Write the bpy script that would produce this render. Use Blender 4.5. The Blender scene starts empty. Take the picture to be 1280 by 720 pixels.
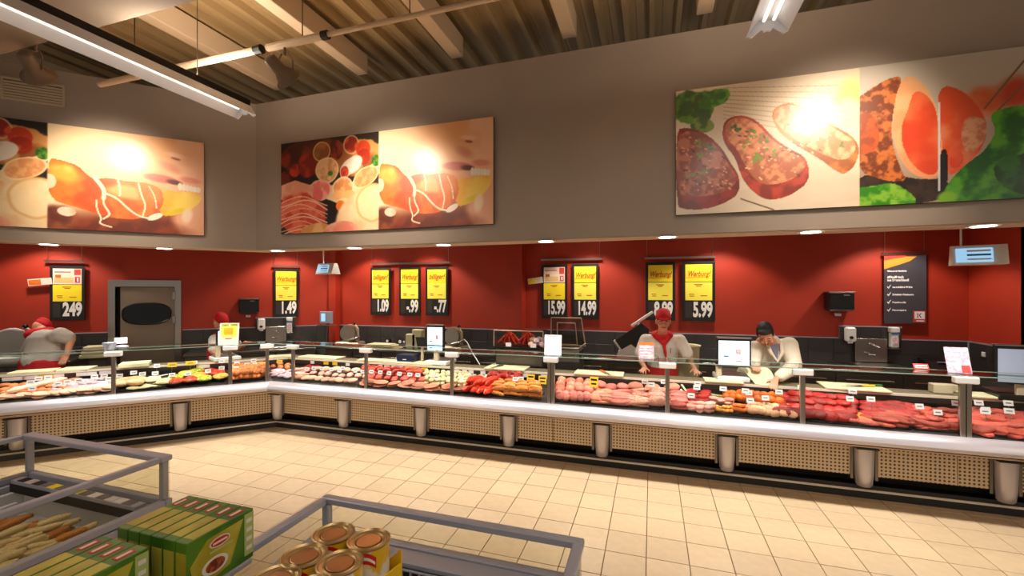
import bpy, bmesh, math, random
import numpy as np
from mathutils import Matrix, Vector, Euler
random.seed(7)
rng = np.random.RandomState(5)
SC = bpy.context.scene
COL = SC.collection
PI = math.pi

# ------------------------------------------------------------------ camera
FPX, YAW, EYE, HZ = 545.0, math.radians(17.75), 2.0, 363.0
cam_d = bpy.data.cameras.new('camera')
cam_d.sensor_width = 36.0
cam_d.lens = 36.0 * FPX / 1280.0
cam_d.shift_y = (HZ - 360.0) / 1280.0
cam_d.clip_end = 60
cam = bpy.data.objects.new('camera', cam_d)
COL.objects.link(cam)
cam.location = (0, 0, EYE)
cam.rotation_euler = (PI / 2, 0, YAW)
SC.camera = cam

# ------------------------------------------------------------------ world, exposure
SC.view_settings.view_transform = 'Standard'
SC.view_settings.look = 'None'
SC.view_settings.gamma = 1.0
SC.view_settings.exposure = 0.0
SC.cycles.transparent_max_bounces = 32
w = bpy.data.worlds.new('world'); SC.world = w; w.use_nodes = True
w.node_tree.nodes['Background'].inputs[0].default_value = (1.0, 0.89, 0.78, 1)
w.node_tree.nodes['Background'].inputs[1].default_value = 0.30

# light settings used by the lamp builders
DOWN_W, BACK_W, SPOT_W, STRIP_W, UP_W = 205.0, 105.0, 175.0, 7.0, 15.0
WARM, NEUTRAL, COOLW = (1.0, 0.80, 0.60), (1.0, 0.90, 0.78), (1.0, 0.95, 0.90)

# ------------------------------------------------------------------ helpers
fw = Vector((-math.sin(YAW), math.cos(YAW), 0)); rt = Vector((math.cos(YAW), math.sin(YAW), 0))
def ray(px, py): return fw * FPX + rt * (px - 640.0) + Vector((0, 0, HZ - py))
# frames: x runs along the wall (to the right), y away from the shopper, z up
R2 = math.sqrt(.5)
WR = Matrix.Translation((-5.24, 5.03, 0))
WL = Matrix(((R2, -R2, 0, -5.24), (R2, R2, 0, 5.03), (0, 0, 1, 0), (0, 0, 0, 1)))
WW = Matrix.Identity(4)
def at(F, px, py, q=None, z=None):
    """a point seen at px,py on the plane y=q (or height z) of frame F, in frame coordinates"""
    Fi = F.inverted(); o = Fi @ Vector((0, 0, EYE)); d = Fi.to_3x3() @ ray(px, py)
    t = (q - o.y) / d.y if q is not None else (z - o.z) / d.z
    return o + d * t

def tag(o, label=None, cat=None, group=None, kind=None):
    if label: o['label'] = label
    if cat: o['category'] = cat
    if group: o['group'] = group
    if kind: o['kind'] = kind
    return o
def thing(name, label, cat, M, group=None):
    o = bpy.data.objects.new(name, None); COL.objects.link(o); o.matrix_world = M
    o.empty_display_size = .1
    return tag(o, label, cat, group)
def T(x, y, z, rz=0, rx=0, ry=0):
    return Matrix.Translation((x, y, z)) @ Euler((rx, ry, rz)).to_matrix().to_4x4()

class MB:
    def __init__(s, M=None): s.v = []; s.f = []; s.mi = []; s.M = M; s.cur = 0
    def add(s, vs, fs, M=None):
        b = len(s.v)
        for p in vs:
            p = Vector(p)
            if M is not None: p = M @ p
            if s.M is not None: p = s.M @ p
            s.v.append(p)
        for f in fs: s.f.append([b + i for i in f]); s.mi.append(s.cur)
        return s
    def box(s, x0, x1, y0, y1, z0, z1, M=None):
        return s.add([(x0,y0,z0),(x1,y0,z0),(x1,y1,z0),(x0,y1,z0),(x0,y0,z1),(x1,y0,z1),(x1,y1,z1),(x0,y1,z1)],
            [(3,2,1,0),(4,5,6,7),(0,1,5,4),(1,2,6,5),(2,3,7,6),(3,0,4,7)], M)
    def bbox(s, x0, x1, y0, y1, z0, z1, b=.004, M=None):
        """box with chamfered edges"""
        bm = bmesh.new(); bmesh.ops.create_cube(bm, size=1)
        for v in bm.verts: v.co = ((x0+x1)/2+v.co.x*(x1-x0), (y0+y1)/2+v.co.y*(y1-y0), (z0+z1)/2+v.co.z*(z1-z0))
        bmesh.ops.bevel(bm, geom=bm.edges[:], offset=b, segments=1, affect='EDGES')
        bm.verts.index_update()
        s.add([v.co.copy() for v in bm.verts], [[v.index for v in f.verts] for f in bm.faces], M); bm.free(); return s
    def cyl(s, p0, p1, r0, r1=None, n=12, M=None, caps=True):
        r1 = r0 if r1 is None else r1
        p0 = Vector(p0); p1 = Vector(p1); d = (p1 - p0).normalized()
        u = d.orthogonal().normalized(); w_ = d.cross(u)
        vs = []
        for p, r in ((p0, r0), (p1, r1)):
            for i in range(n):
                a = 2*PI*i/n; vs.append(p + (u*math.cos(a) + w_*math.sin(a))*r)
        fs = [(i, (i+1) % n, n+(i+1) % n, n+i) for i in range(n)]
        if caps: fs += [tuple(range(n))[::-1], tuple(range(n, 2*n))]
        return s.add(vs, fs, M)
    def tube(s, pts, r, n=8, M=None):
        pts = [Vector(p) for p in pts]; vs = []; fs = []
        rs = r if isinstance(r, (list, tuple)) else [r]*len(pts)
        u = None
        for k, p in enumerate(pts):
            d = (pts[min(k+1, len(pts)-1)] - pts[max(k-1, 0)]).normalized()
            u = d.orthogonal().normalized() if u is None else (u - d*u.dot(d)).normalized()
            w_ = d.cross(u)
            for i in range(n):
                a = 2*PI*i/n; vs.append(p + (u*math.cos(a)+w_*math.sin(a))*rs[k])
        for k in range(len(pts)-1):
            for i in range(n): fs.append((k*n+i, k*n+(i+1) % n, (k+1)*n+(i+1) % n, (k+1)*n+i))
        fs.append(tuple(range(n))[::-1]); m = (len(pts)-1)*n; fs.append(tuple(range(m, m+n)))
        return s.add(vs, fs, M)
    def lathe(s, prof, n=20, M=None, cx=0, cy=0):
        vs = []; fs = []
        for r, z in prof:
            for i in range(n):
                a = 2*PI*i/n; vs.append((cx+r*math.cos(a), cy+r*math.sin(a), z))
        for k in range(len(prof)-1):
            for i in range(n): fs.append((k*n+i, k*n+(i+1) % n, (k+1)*n+(i+1) % n, (k+1)*n+i))
        fs.append(tuple(range(n))[::-1]); m = (len(prof)-1)*n; fs.append(tuple(range(m, m+n)))
        return s.add(vs, fs, M)
    def prism(s, poly, x0, x1, M=None, sh0=0.0, sh1=0.0):
        """poly of (y,z) swept along x; sh = how far each end moves in x per unit y (mitre)"""
        n = len(poly)
        vs = [(x0+sh0*y, y, z) for y, z in poly] + [(x1+sh1*y, y, z) for y, z in poly]
        fs = [(i, n+i, n+(i+1) % n, (i+1) % n) for i in range(n)]
        fs += [tuple(range(n)), tuple(range(n, 2*n))[::-1]]
        return s.add(vs, fs, M)
    def plate(s, poly, y0, y1, M=None):
        """poly of (x,z) given a thickness in y"""
        n = len(poly)
        vs = [(x, y0, z) for x, z in poly] + [(x, y1, z) for x, z in poly]
        fs = [(i, n+i, n+(i+1) % n, (i+1) % n)[::-1] for i in range(n)] + [tuple(range(n)), tuple(range(n, 2*n))[::-1]]
        return s.add(vs, fs, M)
    def ball(s, c, r, n=12, m=8, M=None, noise=0, seed=0):
        c = Vector(c); rx, ry, rz = r if isinstance(r, (tuple, list)) else (r, r, r)
        g = random.Random(seed); ph = [g.uniform(0, 6.28) for _ in range(8)]
        vs = []; fs = []
        for j in range(m+1):
            th = PI*j/m
            for i in range(n):
                a = 2*PI*i/n
                d = Vector((math.sin(th)*math.cos(a), math.sin(th)*math.sin(a), math.cos(th)))
                k = 1 + noise*(math.sin(3*d.x+ph[0])*math.sin(2.5*d.y+ph[1]) + .6*math.sin(5*d.y+ph[2]+2*d.z) + .4*math.sin(7*d.x+ph[3])*math.sin(5*d.z+ph[4]))
                vs.append(c + Vector((d.x*rx, d.y*ry, d.z*rz))*k)
        for j in range(m):
            for i in range(n): fs.append((j*n+i, (j+1)*n+i, (j+1)*n+(i+1) % n, j*n+(i+1) % n))
        return s.add(vs, fs, M)
    def mesh(s, name, mats, smooth=False):
        me = bpy.data.meshes.new(name); me.from_pydata([tuple(v) for v in s.v], [], s.f)
        mats = mats if isinstance(mats, (list, tuple)) else [mats]
        for m in mats: me.materials.append(m)
        me.polygons.foreach_set('material_index', s.mi)
        bm = bmesh.new(); bm.from_mesh(me)
        bmesh.ops.remove_doubles(bm, verts=bm.verts, dist=1e-6)
        bmesh.ops.recalc_face_normals(bm, faces=bm.faces); bm.to_mesh(me); bm.free()
        if smooth is not False:
            me.polygons.foreach_set('use_smooth', [True]*len(me.polygons))
            me.set_sharp_from_angle(angle=math.radians(smooth if smooth is not True else 40))
        me.update(); return me
    def build(s, name, mats, parent=None, M=None, smooth=False, label=None, cat=None, group=None, kind=None):
        return link(name, s.mesh(name, mats, smooth), parent, M, label, cat, group, kind)
def link(name, me, parent=None, M=None, label=None, cat=None, group=None, kind=None):
    o = bpy.data.objects.new(name, me); COL.objects.link(o)
    if parent is not None: o.parent = parent
    if M is not None:
        if parent is not None: o.matrix_local = M
        else: o.matrix_world = M
    return tag(o, label, cat, group, kind)
def copy_tree(o, M=None, label=None, group=None):
    c = o.copy(); COL.objects.link(c)
    if M is not None: c.matrix_world = M
    if label: c['label'] = label
    if group: c['group'] = group
    for ch in list(o.children):
        d = ch.copy(); COL.objects.link(d); d.parent = c; d.matrix_parent_inverse = ch.matrix_parent_inverse
        for g in list(ch.children):
            e = g.copy(); COL.objects.link(e); e.parent = d; e.matrix_parent_inverse = g.matrix_parent_inverse
    return c

# ------------------------------------------------------------------ materials
def srgb(c):
    return tuple((x/255/12.92 if x/255 <= .04045 else ((x/255+.055)/1.055)**2.4) for x in c)
def mat(name, col, rough=.5, metal=0, var=0, vscale=20, bump=0, bscale=80, col2=None, spec=.5, emit=None, estr=1, coat=0, sss=0, ramp=(.42, .6), rnd=0, aniso=None):
    m = bpy.data.materials.new(name); m.use_nodes = True; nt = m.node_tree; N = nt.nodes; L = nt.links
    b = N['Principled BSDF']; c = srgb(col)
    b.inputs['Base Color'].default_value = (*c, 1); b.inputs['Roughness'].default_value = rough
    b.inputs['Metallic'].default_value = metal; b.inputs['Specular IOR Level'].default_value = spec
    b.inputs['Coat Weight'].default_value = coat
    if coat: b.inputs['Coat Roughness'].default_value = .15
    if sss: b.inputs['Subsurface Weight'].default_value = sss; b.inputs['Subsurface Radius'].default_value = (.02, .006, .004)
    if emit: b.inputs['Emission Color'].default_value = (*srgb(emit), 1); b.inputs['Emission Strength'].default_value = estr
    if var or col2 or bump or rnd:
        tc = N.new('ShaderNodeTexCoord'); out = None
        mp = N.new('ShaderNodeMapping'); L.new(tc.outputs['Object'], mp.inputs['Vector'])
        if aniso: mp.inputs['Scale'].default_value = aniso
        if rnd or col2:
            oi = N.new('ShaderNodeObjectInfo')
            if col2:
                vm = N.new('ShaderNodeVectorMath'); vm.operation = 'SCALE'; vm.inputs[0].default_value = (31, 17, 23)
                L.new(oi.outputs['Random'], vm.inputs['Scale']); L.new(vm.outputs[0], mp.inputs['Location'])
        if var or col2:
            n = N.new('ShaderNodeTexNoise'); n.inputs['Scale'].default_value = vscale; n.inputs['Detail'].default_value = 5
            L.new(mp.outputs[0], n.inputs['Vector'])
            cr = N.new('ShaderNodeValToRGB'); L.new(n.outputs['Fac'], cr.inputs['Fac'])
            cr.color_ramp.elements[0].position, cr.color_ramp.elements[1].position = ramp if col2 else (.3, .7)
            ca = c if col2 else tuple(x*(1-var) for x in c); cb = srgb(col2) if col2 else tuple(min(1, x*(1+var)) for x in c)
            cr.color_ramp.elements[0].color = (*ca, 1); cr.color_ramp.elements[1].color = (*cb, 1)
            out = cr.outputs['Color']; L.new(out, b.inputs['Base Color'])
        if rnd:
            hs = N.new('ShaderNodeHueSaturation'); mr = N.new('ShaderNodeMapRange')
            mr.inputs['To Min'].default_value = 1-rnd; mr.inputs['To Max'].default_value = 1+rnd
            L.new(oi.outputs['Random'], mr.inputs['Value']); L.new(mr.outputs[0], hs.inputs['Value'])
            if out: L.new(out, hs.inputs['Color'])
            else: hs.inputs['Color'].default_value = (*c, 1)
            L.new(hs.outputs[0], b.inputs['Base Color'])
        if bump:
            n2 = N.new('ShaderNodeTexNoise'); n2.inputs['Scale'].default_value = bscale; L.new(mp.outputs[0], n2.inputs['Vector'])
            bp = N.new('ShaderNodeBump'); bp.inputs['Strength'].default_value = bump; bp.inputs['Distance'].default_value = .01
            L.new(n2.outputs['Fac'], bp.inputs['Height']); L.new(bp.outputs[0], b.inputs['Normal'])
    return m
def glass_mat(name, tint=(248, 251, 249), refl=1.0, rough=.02):
    m = bpy.data.materials.new(name); m.use_nodes = True; nt = m.node_tree; N = nt.nodes; L = nt.links
    N.remove(N['Principled BSDF']); o = N['Material Output']
    t = N.new('ShaderNodeBsdfTransparent'); t.inputs[0].default_value = (*srgb(tint), 1)
    g = N.new('ShaderNodeBsdfGlossy'); g.inputs['Roughness'].default_value = rough
    f = N.new('ShaderNodeFresnel'); f.inputs[0].default_value = 1.45
    mu = N.new('ShaderNodeMath'); mu.operation = 'MULTIPLY'; mu.inputs[1].default_value = refl
    ge = N.new('ShaderNodeNewGeometry'); iv = N.new('ShaderNodeMath'); iv.operation = 'SUBTRACT'; iv.inputs[0].default_value = 1; L.new(ge.outputs['Backfacing'], iv.inputs[1])
    m2 = N.new('ShaderNodeMath'); m2.operation = 'MULTIPLY'; L.new(f.outputs[0], mu.inputs[0]); L.new(mu.outputs[0], m2.inputs[0]); L.new(iv.outputs[0], m2.inputs[1])
    mx = N.new('ShaderNodeMixShader'); L.new(m2.outputs[0], mx.inputs[0])
    L.new(t.outputs[0], mx.inputs[1]); L.new(g.outputs[0], mx.inputs[2]); L.new(mx.outputs[0], o.inputs[0]); return m
def vcol_mat(name, rough=.35, coat=0):
    m = bpy.data.materials.new(name); m.use_nodes = True; nt = m.node_tree
    a = nt.nodes.new('ShaderNodeVertexColor'); a.layer_name = 'print'
    b = nt.nodes['Principled BSDF']; nt.links.new(a.outputs[0], b.inputs['Base Color']); b.inputs['Roughness'].default_value = rough
    b.inputs['Coat Weight'].default_value = coat; b.inputs['Coat Roughness'].default_value = .21
    return m
M = {}
M['paint'] = mat('beige_wall_paint', (160, 148, 138), .85, var=.05, vscale=1.5, bump=.05, bscale=200)
M['soffit'] = mat('pale_soffit_paint', (186, 160, 140), .8)
M['red'] = mat('red_wall_paint', (172, 48, 24), .55, var=.06, vscale=2)
M['tile'] = mat('beige_floor_tile', (192, 168, 134), .34, var=.06, vscale=14, rnd=.05, spec=.45)
M['grout'] = mat('brown_grout', (104, 76, 48), .9)
M['wtile'] = mat('dark_wall_tile', (62, 58, 58), .3, rnd=.06, var=.05, vscale=30)
M['wgrout'] = mat('grey_grout', (84, 78, 74), .9)
M['steel'] = mat('brushed_steel', (178, 172, 166), .28, metal=1, bump=.02, bscale=300)
M['dsteel'] = mat('worn_steel', (120, 112, 105), .4, metal=1)
M['chrome'] = mat('chrome', (225, 222, 220), .12, metal=1)
M['alu'] = mat('grey_aluminium', (172, 176, 192), .4, metal=.35)
M['bumper'] = mat('silver_bumper', (192, 186, 190), .32, metal=.5)
M['lip'] = mat('beige_lip', (190, 160, 140), .5)
M['black'] = mat('black_plastic', (16, 15, 15), .35)
M['mblack'] = mat('matt_black', (12, 11, 11), .8)
M['dark'] = mat('dark_counter_lining', (48, 42, 40), .45, var=.1, vscale=8)
M['white'] = mat('white_plastic', (232, 230, 226), .4)
M['offwhite'] = mat('off_white_board', (226, 218, 176), .6, var=.04)
M['card'] = mat('white_card', (236, 230, 232), .7)
M['ycard'] = mat('yellow_card', (236, 190, 40), .7)
M['deck'] = mat('galvanised_roof_deck', (176, 148, 104), .5, metal=.15, var=.12, vscale=3, aniso=(1, .1, 1))
M['beam'] = mat('cream_beam', (214, 188, 156), .6)
M['girder'] = mat('concrete_girder', (150, 134, 118), .85, var=.04, vscale=3)
M['glass'] = glass_mat('clear_glass')
M['fglass'] = glass_mat('freezer_glass', (247, 247, 241), .8)
M['skin'] = mat('skin', (214, 150, 118), .5, sss=.15, var=.05, vscale=30)
M['hair'] = mat('dark_hair', (26, 18, 14), .6, bump=.4, bscale=250)
M['shirt'] = mat('white_cotton', (226, 218, 206), .85, bump=.35, bscale=30)
M['gshirt'] = mat('grey_white_cotton', (190, 182, 174), .85, bump=.35, bscale=30)
M['redcloth'] = mat('red_cotton', (196, 20, 24), .8, bump=.3, bscale=40)
M['trouser'] = mat('dark_trousers', (34, 34, 40), .85)
M['shoe'] = mat('white_clogs', (210, 208, 204), .5)
M['lens'] = mat('spectacle_metal', (70, 62, 58), .3, metal=.8)
# ------------------------------------------------------------------ lamps: overhead linear luminaires, spots on the pipe, downlights
def area(name, M_, sx, sy, power, col, parent=None, spread=PI):
    l = bpy.data.lights.new(name, 'AREA'); l.shape = 'RECTANGLE'; l.size = sx; l.size_y = sy; l.energy = power; l.color = col; l.spread = spread
    o = bpy.data.objects.new(name, l); COL.objects.link(o)
    if parent: o.parent = parent; o.matrix_local = M_
    else: o.matrix_world = M_
    return o
def spot(name, M_, power, col, ang, blend, r, parent=None):
    l = bpy.data.lights.new(name, 'SPOT'); l.energy = power; l.color = col; l.spot_size = ang; l.spot_blend = blend; l.shadow_soft_size = r
    o = bpy.data.objects.new(name, l); COL.objects.link(o)
    if parent: o.parent = parent; o.matrix_local = M_
    else: o.matrix_world = M_
    return o
M['tube'] = mat('lit_fluorescent_tube', (255, 250, 240), .4, emit=(255, 246, 232), estr=1.3)
M['refl'] = mat('white_reflector', (226, 228, 236), .35)
M['lampglow'] = mat('downlight_glow', (255, 245, 230), .4, emit=(255, 240, 215), estr=14)
def look(src, dst):
    d = (Vector(dst)-Vector(src)).normalized(); return Matrix.Translation(src) @ d.to_track_quat('-Z', 'Y').to_matrix().to_4x4()

STRIP_Z = 3.80
def luminaire(x, yend, ylen, label):
    t = thing('linear_luminaire', label, 'ceiling light', T(x, yend, STRIP_Z), 'long linear luminaires over the shop floor')
    # housing (dark), wing reflector, tube, end cap
    MB().prism([(-.055, .06), (.055, .06), (.055, .13), (-.055, .13)], -ylen, 0, M=T(0,0,0,PI/2)).build('housing', M['black'], t)
    prof = [(-.13, -.03), (-.125, -.035), (-.06, .055), (.06, .055), (.125, -.035), (.13, -.03), (.065, .065), (-.065, .065)]
    MB().prism(prof, -ylen, 0, M=T(0,0,0,PI/2)).build('reflector', M['refl'], t)
    for s in (-.03, .03):
        MB().cyl((s, -ylen+.06, .03), (s, -.06, .03), .011, n=10).build('tube_lamp', M['tube'], t)
    e = MB(); 
    for s in (-1, 1):
        e.plate([(s*.13, -.035), (s*.10, -.05), (s*.035, .0), (s*.02, -.02), (0, -.015), (0, .055), (s*.06, .055)][::s], -.012, .0)
    e.build('end_cap', M['refl'], t)
    for k in range(3):
        y = -.5 - k*(ylen-1)/2
        MB().cyl((0, y, .13), (0, y, 1.15), .004, n=6).build('hanger_wire', M['dsteel'], t)
    area('luminaire_light', T(0, -ylen/2, -.045), .16, ylen-.1, STRIP_W*ylen, NEUTRAL, t)
    for ya, yb, k in ((-.85, -.05, 2.2), (-ylen+.05, -2.9, .5)): area('added_deck_uplight', T(0, (ya+yb)/2, .15, 0, PI), .1, yb-ya, UP_W*(yb-ya)*k, (1.0, .86, .70), t)  # added upward fill to brighten the roof deck; the closed housing emits none
    return t
luminaire(-3.93, 3.40, 7.0, 'long grey-white linear luminaire running to the top left corner')
luminaire(.757, 3.40, 7.0, 'linear luminaire whose jagged white end shows at the top right')

luminaire(5.44, 3.40, 7.0, 'added unseen linear luminaire beyond the right edge of the photo')  # unseen fixture, added as one more light source
# ------------------------------------------------------------------ floor
fl = MB().box(-14, 9, -7, 12, -.12, -.014).build('floor', M['grout'], kind='structure')
TX, TY, X0, Y0 = .302, .3045, -.038, 4.025
tilebm = bmesh.new(); bmesh.ops.create_cube(tilebm, size=1)
for v in tilebm.verts: v.co = (v.co.x*(TX-.0055), v.co.y*(TY-.0055), -.006+v.co.z*.012)
bmesh.ops.bevel(tilebm, geom=[e for e in tilebm.edges if all(v.co.z > -.001 for v in e.verts)], offset=.002, segments=1, affect='EDGES')
tme = bpy.data.meshes.new('floor_tile'); tilebm.to_mesh(tme); tme.materials.append(M['tile'])
def proj(p):
    d = Vector(p)-Vector((0, 0, EYE)); z = d.dot(fw)
    return (640+FPX*d.dot(rt)/z, HZ-FPX*d.z/z) if z > .1 else None
cells = []
for i in range(-36, 26):
    for j in range(-32, 4):
        x = X0+(i+.5)*TX; y = Y0+(j+.5)*TY
        if y > 5.3 or (-x+y)/math.sqrt(2) > 7.5: continue
        p = proj((x, y, 0)); a = 0
        if p and -30 < p[0] < 1310 and p[1] < 740:
            c = [proj((x+sx*TX/2, y+sy*TY/2, 0)) for sx, sy in ((-1,-1),(1,-1),(1,1),(-1,1))]
            a = abs(sum(c[k][0]*c[(k+1)%4][1]-c[(k+1)%4][0]*c[k][1] for k in range(4)))/2 if all(c) else 0
            # hidden beneath the freezer islands
            if y < 1.75 and (x < -2.7 or -1.35 < x < -.3): a = 0
        cells.append((a, x, y))
cells.sort(reverse=True)
for a, x, y in cells[:300]:
    link('floor_tile', tme, fl, Matrix.Translation((x, y, random.uniform(-.0006, .0006))))
rest = MB()
for a, x, y in cells[300:]: rest.box(x-TX/2+.0028, x+TX/2-.0028, y-TY/2+.0028, y+TY/2-.0028, -.012, 0)
rest.build('distant_floor_tiles', M['tile'], fl, kind='stuff')

# ------------------------------------------------------------------ upper fascia walls (a deep bulkhead over the counter)
SZ, FZ = 2.555, 4.54
d1 = 5.139; v1 = (d1+4.6)/math.sqrt(2)
def cornerx(Y, v): return Y - v*math.sqrt(2)
xo, xi = cornerx(4.6, v1), cornerx(4.9, v1+.3)
def slab(poly, z0, z1):
    m = MB(); n = len(poly)
    m.add([(x, y, z0) for x, y in poly]+[(x, y, z1) for x, y in poly], [tuple(range(n))[::-1], tuple(range(n, 2*n))]+[(i, (i+1) % n, n+(i+1) % n, n+i) for i in range(n)])
    return m
slab([(xo, 4.6), (4.4, 4.6), (4.4, 4.9), (xi, 4.9)], SZ, FZ).build('wall_bulkhead_right', M['paint'], kind='structure')
LL = 5.5
slab([(xo, 4.6), (xi, 4.9), (xi-LL*R2, 4.9-LL*R2), (xo-LL*R2, 4.6-LL*R2)], SZ, FZ).build('wall_bulkhead_left', M['paint'], kind='structure')
slab([(xo+.01, 4.61), (4.39, 4.61), (4.39, 4.89), (xi, 4.89), (xi-LL*R2, 4.89-LL*R2), (xo-LL*R2+.01, 4.61-LL*R2)], SZ-.012, SZ-.001).build('trim_1', M['soffit'], kind='structure')

# ------------------------------------------------------------------ red back walls with dark tiled dado
YW, STEP, XS, XR = 7.2, 6.97, -2.06, 3.923
VW = 9.05; xc = cornerx(STEP, VW)
wr = MB().box(XS, XR+.2, YW, YW+.15, 0, 3.4).build('wall_back_right', M['red'], kind='structure')
wm = MB().box(xc+.1, XS, STEP, STEP+.38, 0, 3.4).build('wall_back_middle', M['red'], kind='structure')
slab([(xc-.02, 6.84), (xc+.13, 6.84), (xc+.13, STEP+.1), (xc-.02, STEP+.1)], 0, 3.4).build('wall_back_corner', M['red'], kind='structure')
wrt = MB().box(XR, XR+.15, 4.9, YW+.15, 0, 3.4).build('wall_side_right', M['red'], kind='structure')
MB().box(XR-.0, XR+.3, 5.9, 6.36, 0, 2.9).build('trim_pillar_right', M['paint'], kind='structure')
# left wall runs at 45 degrees: frame with x along the wall (0 at the counter corner), y outward
QW = VW - (5.24+5.03)/math.sqrt(2)
bR = (WL.inverted() @ Vector((xc, STEP, 0))).x
dl, dr = at(WL, 136, 380, q=QW).x, at(WL, 227, 380, q=QW).x
wl = MB(WL); wl.box(-6, dl, QW, QW+.15, 0, 3.4).box(dr, bR, QW, QW+.15, 0, 3.4).box(dl, dr, QW, QW+.15, 2.165, 3.4)
wl = wl.build('wall_back_left', M['red'], kind='structure')
# ceiling above the staff area, hidden behind the bulkhead
slab([(4.4, 4.9), (4.4, 7.5), (-6.6, 7.5), (-11.5, 2.6), (-9.2, .9), (xi, 4.9)], 3.0, 3.08).build('ceiling_staff_area', M['paint'], kind='structure')
def dado(parent, F, x0, x1, q, ztop=1.33, zlow=.92, tw=.30, th=.20, side=-1):
    """dark tiles laid in two visible courses with a steel strip on top"""
    n = max(1, round((x1-x0)/tw)); w_ = (x1-x0)/n
    me = MB().bbox(-w_/2+.0025, w_/2-.0025, -.012, 0, -th+.0025, -.0025, .002).mesh('wall_tile', M['wtile'])
    for r in range(2):
        for i in range(n):
            o = link('wall_tile', me, parent, F @ Matrix.Translation((x0+(i+.5)*w_, q, ztop-r*th)))
    MB().box(x0, x1, -.004, 0, zlow-.9, ztop).build('tile_bed', M['wgrout'], parent, F @ T(0, q, 0))
    MB().box(x0, x1, -.016, 0, ztop, ztop+.014).build('edge_strip', M['alu'], parent, F @ T(0, q, 0))
dado(wr, WW, XS, XR, YW)
dado(wm, WW, xc+.13, XS, STEP)
dado(wl, WL, -3.6, dl-.01, QW)
dado(wl, WL, dr+.01, bR-.02, QW)
FR = Matrix(((0, 1, 0, XR), (-1, 0, 0, YW), (0, 0, 1, 0), (0, 0, 0, 1)))   # x towards the shopper along the right side wall
dado(wrt, FR, .0, 1.3, 0)
MB().box(XR-.02, XR, YW-.03, YW-.01, .9, 1.34).build('trim_2', M['alu'], kind='structure')

# ------------------------------------------------------------------ door in the left wall
dr_ = thing('door_1', None, None, WL @ T((dl+dr)/2, QW, 0)); dr_['kind'] = 'structure'
W2 = (dr-dl)/2
M['doorsteel'] = mat('beaten_door_steel', (150, 132, 116), .42, metal=.7, bump=.25, bscale=160)
f = MB(); f.box(-W2, -W2+.085, -.04, .1, 0, 2.165).box(W2-.085, W2, -.04, .1, 0, 2.165).box(-W2+.085, W2-.085, -.04, .1, 2.06, 2.165)
f.build('door_frame', M['steel'], dr_)
MB().box(-W2+.14, W2-.095, .0, .05, 0, 2.05).build('door_leaf', M['doorsteel'], dr_)
MB().box(-W2+.085, -W2+.14, .06, .09, 0, 2.06).build('door_gap', M['mblack'], dr_)
cxd, czd, ra, rb = .01, 1.62, .31, .17
pts = []
for k in range(32):
    a = 2*PI*k/32; c_, s_ = math.cos(a), math.sin(a)
    pts.append((cxd+ra*math.copysign(abs(c_)**.75, c_), czd+rb*math.copysign(abs(s_)**.75, s_)))
MB().plate(pts, -.018, 0).build('oval_window', mat('dark_window', (8, 9, 14), .08), dr_)
ring = MB(); 
for k in range(32):
    a, b = pts[k], pts[(k+1) % 32]; ring.cyl((a[0], -.018, a[1]), (b[0], -.018, b[1]), .012, n=6)
ring.build('window_gasket', M['black'], dr_)
for z in (.5, 1.45, 1.85): MB().bbox(W2-.12, W2-.07, -.055, -.0, z, z+.13, .008).build('hinge', M['steel'], dr_)
MB().box(-W2, W2, .12, .14, 0, 2.2).build('dark_passage', M['mblack'], dr_)

# ------------------------------------------------------------------ roof: trapezoidal deck sheets, beams, girder
DZ, P = 5.0, .28
roof = MB().box(-14, 9, -7, 12, DZ+.12, DZ+.2).build('ceiling', M['mblack'], kind='structure')
i0 = 0
for s in range(-11, 8):
    pts = []
    for k in range(4):
        x = k*P
        pts += [(x, 0), (x+.05, 0), (x+.075, .075), (x+.13, .075), (x+.14, .068), (x+.15, .068), (x+.16, .075), (x+.255, .075)]
    pts += [(4*P, 0)]
    n = len(pts); vs = [(x, -4, z) for x, z in pts]+[(x, 9, z) for x, z in pts]
    MB().add(vs, [(i, i+1, n+i+1, n+i) for i in range(n-1)]).build('roof_deck_sheet', M['deck'], roof, T(s*4*P-.86, 0, DZ))
for k, x in enumerate((-8.92, -7.57, -6.22, -4.86, -3.51, -2.19, -.85, .50, 1.85, 3.2)):
    MB().bbox(-.075, .075, -4, 4.72, 0, .24, .006).build('ceiling_beam', M['beam'], roof, T(x, 0, 4.75))
MB().box(-12, 6, 1.75, 2.42, 4.2, 4.99).build('girder', M['girder'], roof)

# pipe under the roof carrying the spotlights
pp = thing('lighting_pipe', 'cream pipe carrying spotlights below the corrugated roof', 'pipe', T(0, 3.17, 4.2))
MB().cyl((-2.75, 0, .06), (4.5, 0, .06), .022, n=10).build('pipe_length', M['beam'], pp)
MB().cyl((-5.75, 0, .055), (-3.50, 0, .055), .032, n=10).cyl((-3.40, 0, .055), (-2.75, 0, .055), .034, n=10).build('conduit', M['beam'], pp)
for xa, xb, r_ in ((-3.55, -3.47, .042), (-2.78, -2.72, .04)): MB().cyl((xa, 0, .057), (xb, 0, .057), r_, n=10).build('pipe_coupling', M['black'], pp)
for x in (-5.2, -3.0, -1.9, -.2, 2.4): MB().cyl((x, 0, .06), (x, 0, .76), .005, n=6).build('hanger_wire', M['dsteel'], pp)

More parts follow.
